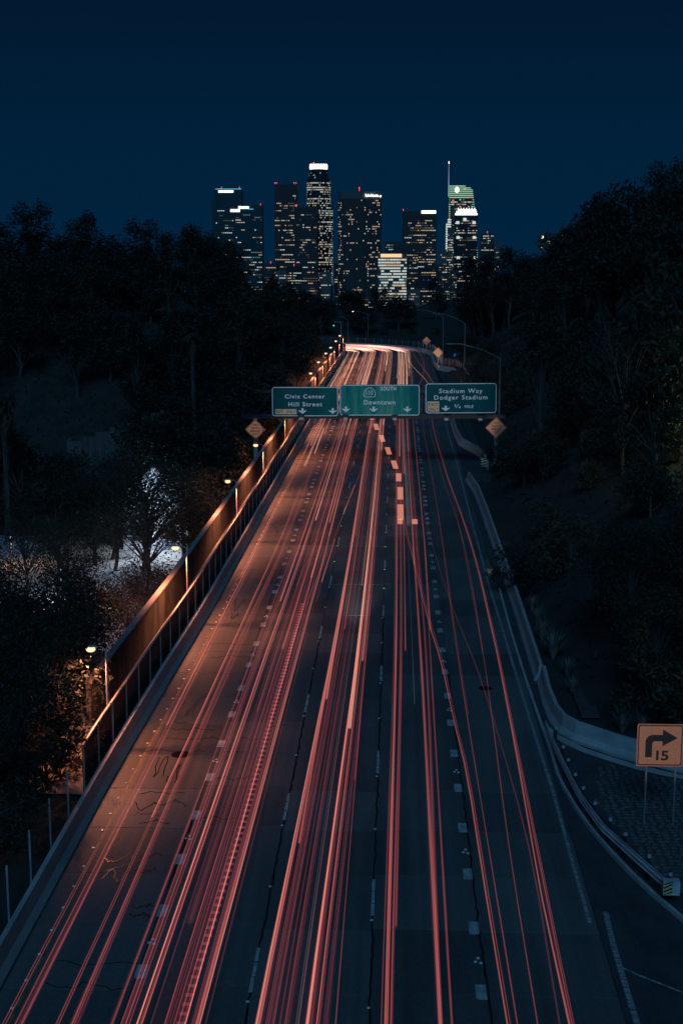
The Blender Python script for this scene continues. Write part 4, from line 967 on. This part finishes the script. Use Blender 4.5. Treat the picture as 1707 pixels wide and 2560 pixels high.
for sg in poly_seg(CW,1.4):
    mb=MB(); mb.sweep([(0,-9.5),(0,-2.9+.28*(sg[0][0]+41)),(-.5,-2.9+.28*(sg[0][0]+41)),(-.5,-9.5)],sg,closed=True); mb.build('panel',wm,cw)
# ================================================================== vegetation
r6=random.Random(77)
def leaf(mb,c,s,rg):
    n=Vector((rg.gauss(0,1),rg.gauss(0,1),rg.gauss(0,1)+.4)).normalized(); a=n.orthogonal().normalized(); b=n.cross(a)
    an=rg.uniform(0,6.28); u=a*math.cos(an)+b*math.sin(an); v=n.cross(u); l=s*rg.uniform(.7,1.4); wd=l*.42
    c=Vector(c); mb.face([c-u*l*.5,c+v*wd*.5,c+u*l*.5,c-v*wd*.5])
def tree_meshes(seed,h,spread,nl,ls,clumps,trunk_r,base=.3,leafm='leaf',tall=1.0,bark='bark',bare=False):
    rg=random.Random(seed); tm=MB(); cm=MB()
    lean=rg.uniform(-.06,.06)
    P=[(lean*h*i/5+rg.uniform(-.03,.03)*h*.3,rg.uniform(-.02,.02)*h,h*.75*i/5) for i in range(6)]
    tm.tube(P,[trunk_r*(1-.15*i) for i in range(6)],7)
    cl=[]
    for k in range(clumps):
        f=base+(1-base)*rg.random()**.8; an=rg.uniform(0,6.28); env=math.sin(math.pi*min(1,max(.08,(f-base*.6)/(1.08-base*.6))))**.6
        rr=spread*env*rg.uniform(.35,1.0); c=(lean*h*f+rr*math.cos(an),rr*math.sin(an),h*f*tall); cl.append(c)
        i=min(4,int(f*.75*5)); p0=Vector(P[i]); mid=(p0+Vector(c))*.5+Vector((0,0,h*.03))
        tm.tube([p0,mid,c],[trunk_r*.35,trunk_r*.2,trunk_r*.06],4,caps=False)
        if bare:
            for q in range(4):
                e2=Vector(c)+Vector((rg.gauss(0,1),rg.gauss(0,1),rg.gauss(.6,.6)))*spread*.35; tm.tube([mid.lerp(Vector(c),.6),(Vector(c)+e2)/2,e2],[trunk_r*.1,trunk_r*.06,trunk_r*.02],3,caps=False)
    for k in range(nl):
        c=rg.choice(cl); R_=spread*.40
        d=Vector((rg.gauss(0,1),rg.gauss(0,1),rg.gauss(0,.75))).normalized()*R_*(rg.random()**.45)
        leaf(cm,(c[0]+d.x,c[1]+d.y,c[2]+d.z),ls,rg)
    return tm.mesh('trunk',M[bark]),(cm.mesh('crown',M[leafm]) if nl else None)
def palm_meshes(seed,h):
    rg=random.Random(seed); tm=MB(); tm.tube([(0,0,0),(.15,0,h*.3),(.1,.1,h*.65),(.3,.05,h)],[.30,.26,.24,.22],8)
    k=0
    while k<h*5: tm.tube([(.1+.1*math.sin(k*.2),0,k*.2),(.1+.1*math.sin(k*.2),0,k*.2+.07)],[.30,.25],7,caps=False); k+=1
    cm=MB(); sk=MB()
    for i in range(46):
        an=rg.uniform(0,6.28); up=rg.uniform(-.3,1.2); L_=rg.uniform(1.2,1.9); pr=None
        for j in range(6):
            f=j/5; rr=L_*f*math.cos(up*(1-f*.3)); zz=h+L_*f*math.sin(up)-1.0*f*f; p=Vector((.3+rr*math.cos(an),rr*math.sin(an),zz)); wd=.34*math.sin(math.pi*min(1,.15+f*.85))
            if pr: q=Vector((-math.sin(an),math.cos(an),0)); cm.face([pr[0]-q*pr[1],pr[0]+q*pr[1],p+q*wd,p-q*wd])
            pr=(p,wd)
    for i in range(150):
        an=rg.uniform(0,6.28); rr=rg.uniform(.25,.75); zz=h-rg.uniform(.1,2.6); q=Vector((-math.sin(an),math.cos(an),0))*rg.uniform(.04,.12); p=Vector((.3+rr*math.cos(an),rr*math.sin(an),zz)); sk.face([p-q,p+q,p+Vector((0,0,-rg.uniform(.5,1.1)))+q*.3])
    return tm.mesh('trunk',M['pale_bark']),cm.mesh('crown',M['leaf2']),sk.mesh('dead_fronds',M['leaf3'])
PT={}
for i in range(4): PT['oak',i]=tree_meshes(100+i,10,4.2,2600,.55,26,.32)
for i in range(4): PT['near',i]=tree_meshes(150+i,10,4.2,7000,.27,34,.28)
for i in range(3): PT['euc',i]=tree_meshes(200+i,15,3.6,1900,.55,24,.28,base=.42,leafm='leaf2',bark='pale_bark')
for i in range(2): PT['loose',i]=tree_meshes(300+i,9,4.6,4200,.22,40,.18,base=.38)
for i in range(2): PT['bare',i]=tree_meshes(400+i,9,3.2,0,.3,16,.16,base=.35,bare=True,bark='pale_bark')
for i in range(3): PT['bush',i]=tree_meshes(500+i,2.4,1.6,1500,.22,14,.07,base=.15,leafm=['leaf','leaf2','leaf3'][i])
PT['fine',0]=tree_meshes(601,8.2,4.0,8000,.17,64,.20,base=.34,bare=True); PT['twig',0]=tree_meshes(611,4.2,2.6,3200,.16,40,.10,base=.2,leafm='leaf3',bare=True)
for i in range(2): PT['palm',i]=palm_meshes(700+i,13.5)
NM={'oak':('broad_tree','tree'),'near':('broad_tree','tree'),'euc':('eucalyptus_tree','tree'),'loose':('loose_tree','tree'),'bare':('bare_tree','tree'),'bush':('bush','bush'),'fine':('leafy_tree','tree'),'twig':('twiggy_shrub','bush'),'palm':('palm_tree','palm')}
def plant(kind,i,x,y,label,group=None,sc=1.0,z=None,rz=None,sz=None):
    nm,cat=NM[kind]; zz=(ground(x,y)-.15) if z is None else z
    t=thing(nm,label,cat,(x,y,zz),group,r6.uniform(0,6.28) if rz is None else rz); t.scale=(sc,sc,sz or sc)
    for n_,me in zip(('trunk','crown','dead_fronds'),PT[kind,i]):
        if me: put(n_,me,t)
    return t
# skyline trees of the two hills, told apart by their outline
for i,(x,y,k,n,s,lab) in enumerate([(-62,240,'euc',0,1.15,'tall airy tree with a domed crown on the left skyline'),(-69,243,'euc',1,1.0,'airy tree cut by the picture edge on the left skyline'),(-56,238,'oak',1,1.1,'broad tree right of the tall domed one on the left skyline'),
    (-49,244,'oak',2,1.15,'wide low tree in the middle of the left skyline'),(-43.5,246,'oak',0,1.05,'round tree before the gap in the left skyline'),(-40,252,'euc',2,.95,'narrow upright tree after the gap in the left skyline'),(-36,248,'euc',0,.95,'slim pointed tree near the lit glass towers'),(-33,252,'euc',1,1.0,'lacy tree with a ragged top beside the lit glass towers'),(-29,246,'oak',3,1.1,'rounded dark tree hiding the foot of the lit glass towers')]):
    plant(k,n,x,y,lab,'trees along the left skyline',s)
for i,(x,y,k,n,s,lab) in enumerate([(30,180,'oak',0,1.55,'highest domed tree on the right skyline'),(26,183,'oak',2,1.35,'shoulder tree on the near side of the highest right skyline tree'),(36,182,'oak',1,1.4,'tall tree cut by the picture edge on the right skyline'),(22.5,186,'euc',1,1.0,'feathery tree on the falling right skyline'),(33,176,'euc',0,.95,'thin topped tree in the notch of the right skyline'),
    (21,262,'euc',2,.95,'loose tree where the right skyline meets the city lights'),(25,258,'oak',3,1.05,'rounded tree on the low part of the right skyline'),(19,282,'oak',1,1.1,'dark tree just right of the sail topped tower')]):
    plant(k,n,x,y,lab,'trees along the right skyline',s)
def scatter(n,xa,xb,ya,yb,kinds,label,group,smin,smax,ok=lambda x,y:True):
    c=0; tries=0; pts=[]
    while c<n and tries<n*60:
        tries+=1; x=r6.uniform(xa,xb); y=r6.uniform(ya,yb)
        if not ok(x,y) or any((x-a)**2+(y-b)**2<7 for a,b in pts): continue
        pts.append((x,y)); k,i=r6.choice(kinds); plant(k,i,x,y,label,group,r6.uniform(smin,smax)); c+=1
OAK=[('oak',i) for i in range(4)]; EUC=[('euc',i) for i in range(3)]
inview=lambda x,y: abs((x+.04*y)/y)<.30
scatter(58,-95,-19,186,256,OAK+OAK+EUC,'dark tree crowded into the black wooded slope on the left','trees of the left slope',.75,1.05,lambda x,y: inview(x,y))
scatter(16,-30,-14.5,172,258,OAK,'dark tree close behind the walkway wall near the far bend','trees behind the far walkway',.55,.85,lambda x,y: x<wx(y)-2.2)
scatter(20,-80,-44,100,180,OAK+[('loose',0),('loose',1)],'dark tree on the floor of the left valley','trees of the left valley',.7,1.1,lambda x,y: inview(x,y) and not(-46<x<-30 and y>150))
scatter(34,-75,40,322,400,OAK+EUC,'dark tree in the wood behind the bend','trees behind the bend',.55,.8,lambda x,y: not(-24<x<22 and y<340) )
scatter(14,-22,22,326,345,[('bush',0),('bush',1),('oak',2),('oak',0)],'low dark growth on the bank behind the bend','growth behind the bend',.5,.8)
scatter(84,12,80,72,310,OAK+OAK+EUC,'dark tree crowded into the black wooded slope on the right','trees of the right slope',.7,1.15,lambda x,y: inview(x,y) and x>13+(0 if y>95 else 1.5) and not (x<17 and 140<y<262))
scatter(16,10.5,17,84,135,[('bush',0),('bush',1),('bush',2)],'dark bush on the bank beyond the right barrier','bushes on the right bank',.8,1.5)
scatter(10,11.8,16,150,262,[('bush',0),('bush',1)],'dark bush on the bank above the lay-by','bushes above the lay-by',.8,1.6)
scatter(5,16,26,100,170,[('bare',0),('bare',1)],'pale bare tree showing among the dark trees of the right slope','bare trees of the right slope',.8,1.25)
for x,y,l in ((10.9,122,'pale bare shrub with many upright stems beside the right gantry column'),(12.5,126,'pale forked bare tree behind the right gantry column')): plant('bare',0,x,y,l,None,.42)
scatter(26,-46,-13.2,258,283,[('oak',0),('oak',1),('oak',2),('bush',0)],'dark tree on the inside of the far bend','trees inside the far bend',.5,.8,lambda x,y:x<-13.2-max(0,y-262)*.35)
scatter(18,-30,-15.6,134,186,OAK,'dark leafy tree filling the valley side before the gantry','trees of the valley side',.6,.95,lambda x,y: x<wx(y)-2.0)
scatter(10,10.8,17,61.5,75,[('near',0),('near',1),('near',2)]+[('bush',0),('bush',1)],'black tree rising behind the turn sign','black trees behind the turn sign',.5,.62,lambda x,y: x>11.2+(y-62)*.0)
# feature trees in front of the lit yard
plant('fine',0,-20.3,112.5,'leafy tree with dark branches against the flood lit white house',None,1.18,-6.1,.6)
plant('oak',1,-31.5,129,'dark tree at the far edge of the lit yard',None,.8,-6.1)
plant('oak',2,-36,132,'dark tree behind the palms at the far edge of the lit yard',None,.85,-6.1)
plant('bush',0,-13.9,52.6,'dark bush at the end of the walkway below the nearest lamp',None,1.35)
plant('near',0,-26.2,118.5,'dark tree hiding the left corner of the flood lit house',None,.74,-6.1)
plant('near',3,-17.9,117.5,'dark tree hiding the right corner of the flood lit house',None,.70,-6.1)
plant('loose',0,-23.9,116.4,'open leafed tree in front of the left half of the flood lit house',None,1.0,-6.1)
plant('near',1,-25.0,121.0,'leafy dark tree against the left edge of the flood lit house',None,.80,-6.1,2.0)
plant('near',2,-18.9,121.5,'leafy dark tree against the right edge of the flood lit house',None,.78,-6.1,1.0)
plant('loose',1,-21.6,117.6,'open leafed tree in front of the gable of the flood lit house',None,1.12,-6.1)
plant('oak',1,-23.2,132,'dark tree rising over the roof of the flood lit house',None,.95,-4.5)
plant('oak',2,-28.0,113,'dense dark tree left of the flood lit house',None,.78,-6.1)
plant('oak',0,-30,124,'dark tree between the retaining wall and the flood lit house',None,.85,-6.1)
plant('oak',3,-16.4,125,'dark tree between the walkway wall and the flood lit house',None,.72,-6.1)
plant('oak',1,-17.2,133,'dark tree behind the walkway wall above the flood lit house',None,.85,-5.8)
for i,(x,y,k,s,l) in enumerate([(-22.5,97,'loose',.62,'thin leafed tree in front of the lit yard, below the branching tree'),(-26.5,93,'loose',.66,'thin leafed tree in front of the lit yard at its middle'),(-30.5,98,'loose',.60,'thin leafed tree in front of the lit yard near the palms'),(-18.6,101,'twig',1.0,'brown twiggy shrub against the walkway wall below the branching tree'),(-17.0,93,'twig',1.1,'brown twiggy shrub hanging at the walkway wall beside the third lamp'),(-16.6,84,'twig',1.0,'brown twiggy shrub at the walkway wall between two lamps'),(-33.5,103,'twig',1.2,'lit twiggy shrub at the foot of the palms')]):
    plant(k,i%2 if k=='loose' else 0,x,y,l,None,s)
for i,(x,y,k,n,s,l) in enumerate([(-17.6,68,'near',0,.86,'big black tree hiding the wall beside the nearest lamp'),(-21,72,'near',1,.80,'black tree left of the nearest lamp'),(-25.5,78,'near',2,.70,'black tree at the picture edge above the nearest lamp'),(-15.5,59.5,'near',3,.84,'black tree below the nearest lamp'),(-20,61,'near',2,.9,'black tree at the picture edge level with the nearest lamp'),(-14.6,50.5,'near',1,.66,'dark tree overhanging the fence posts below the nearest lamp'),(-15.2,45,'near',0,.66,'dark tree behind the lowest fence posts'),(-19.0,80,'near',3,.80,'dark tree behind the walkway wall past the nearest lamp'),
  (-13.6,53.6,'twig',0,.62,'brown twiggy shrub behind the fence just below the nearest lamp'),(-13.6,46.5,'twig',0,.62,'brown twiggy shrub low behind the fence posts'),(-23.5,86,'near',1,.55,'dark tree above the black trees, below the lit yard'),(-27.5,88,'loose',0,.8,'open leafed tree between the lit yard and the picture edge'),(-24.5,101,'loose',1,.80,'open leafed tree standing in the lit yard left of the branching tree'),(-29,106,'loose',0,.85,'open leafed tree standing in the middle of the lit yard'),(-34,110,'loose',1,.85,'open leafed tree in the lit yard near the palms'),(-32,100,'loose',1,.75,'open leafed tree at the near side of the lit yard')]):
    plant(k,n,x,y,l,None,s)
plant('palm',0,-36.6,128,'palm with rough lit trunk nearer the flood lit valley',None,1.0,-6.1,.2); plant('palm',1,-38.4,130,'palm with dim trunk at the picture edge',None,.98,-6.1,1.0)
plant('palm',1,-25.0,172,'palm with a shaggy skirt of dead fronds standing in the dark left slope',None,1.0,-2.5,2.0)
# right foreground planting
plant('bush',0,7.75,85.5,'green bush spilling over the right barrier',None,1.15,.1)
plant('bush',1,11.9,61.0,'soft rounded bush beside the turn sign',None,1.35,.0,None,1.3); plant('bush',1,13.4,60.6,'rounded bush at the picture edge beside the turn sign',None,1.2,.0,None,1.2)
gm=MB(); rg=random.Random(9)
for k in range(150):
    an=rg.uniform(0,6.28); le=rg.uniform(.5,1.05); ou=rg.uniform(.1,.6); p=Vector((.06*math.cos(an),.06*math.sin(an),0)); q=Vector((-math.sin(an),math.cos(an),0))*.014
    m_=p+Vector((math.cos(an)*ou*.4,math.sin(an)*ou*.4,le*.6)); e_=p+Vector((math.cos(an)*ou,math.sin(an)*ou,le))
    gm.face([p-q,p+q,m_+q,m_-q]); gm.face([m_-q,m_+q,e_])
gme=gm.mesh('grass_clump',M['grass'])
for i,(x,y,s) in enumerate([(8.35,82,1.0),(8.3,78.6,1.2),(8.3,75.6,1.25),(8.5,72,1.7),(8.9,69,1.0),(8.8,66,.9),(10.4,60.6,1.2),(11.2,60.2,1.2),(12.6,59.6,1.1)]):
    o=put('grass_clump',gme,None,(x,y,ground(x,y)+.0),(0,0,i*.9)); o.scale=(s,s,s); tag(o,f'pale feathery grass clump by the right barrier, {ORD[i]} from the bush spilling over it','grass clump','pale grass clumps')
# ivy and undergrowth over the slopes
ug=MB(); rg=random.Random(31)
for k in range(26000):
    if rg.random()<.6: x=rg.uniform(9.5,60); y=rg.uniform(60,310)
    else: x=rg.uniform(-60,-14.6); y=rg.uniform(45,250)
    if not inview(x,y) or (9<x<12 and 140<y<262): continue
    if -46<x<-18 and 90<y<133: continue
    leaf(ug,(x,y,ground(x,y)+rg.uniform(0,.5)),.45,rg)
ug.build('undergrowth',M['leaf'],kind='stuff')
gl=thing('garden_lamp','yellowish garden lamp shining through the trees at the right edge','lamp',(22.0,97,0)); gz=ground(22,97)
mb=MB(); mb.tube([(0,0,gz-.3),(0,0,gz+3.2)],.05,5); mb.build('pole',M['pole'],gl); mb=MB(); mb.ball((0,0,gz+3.3),.2,.2,.2,8,6); mb.build('globe',emit('garden_globe',(.9,1,.6),5),gl)
l=bpy.data.lights.new('garden_light','POINT'); l.energy=420; l.color=(.85,1.0,.55); l.shadow_soft_size=.3; o=bpy.data.objects.new('garden_light',l); col.objects.link(o); o.parent=gl; o.location=(0,-.5,gz+3.3)
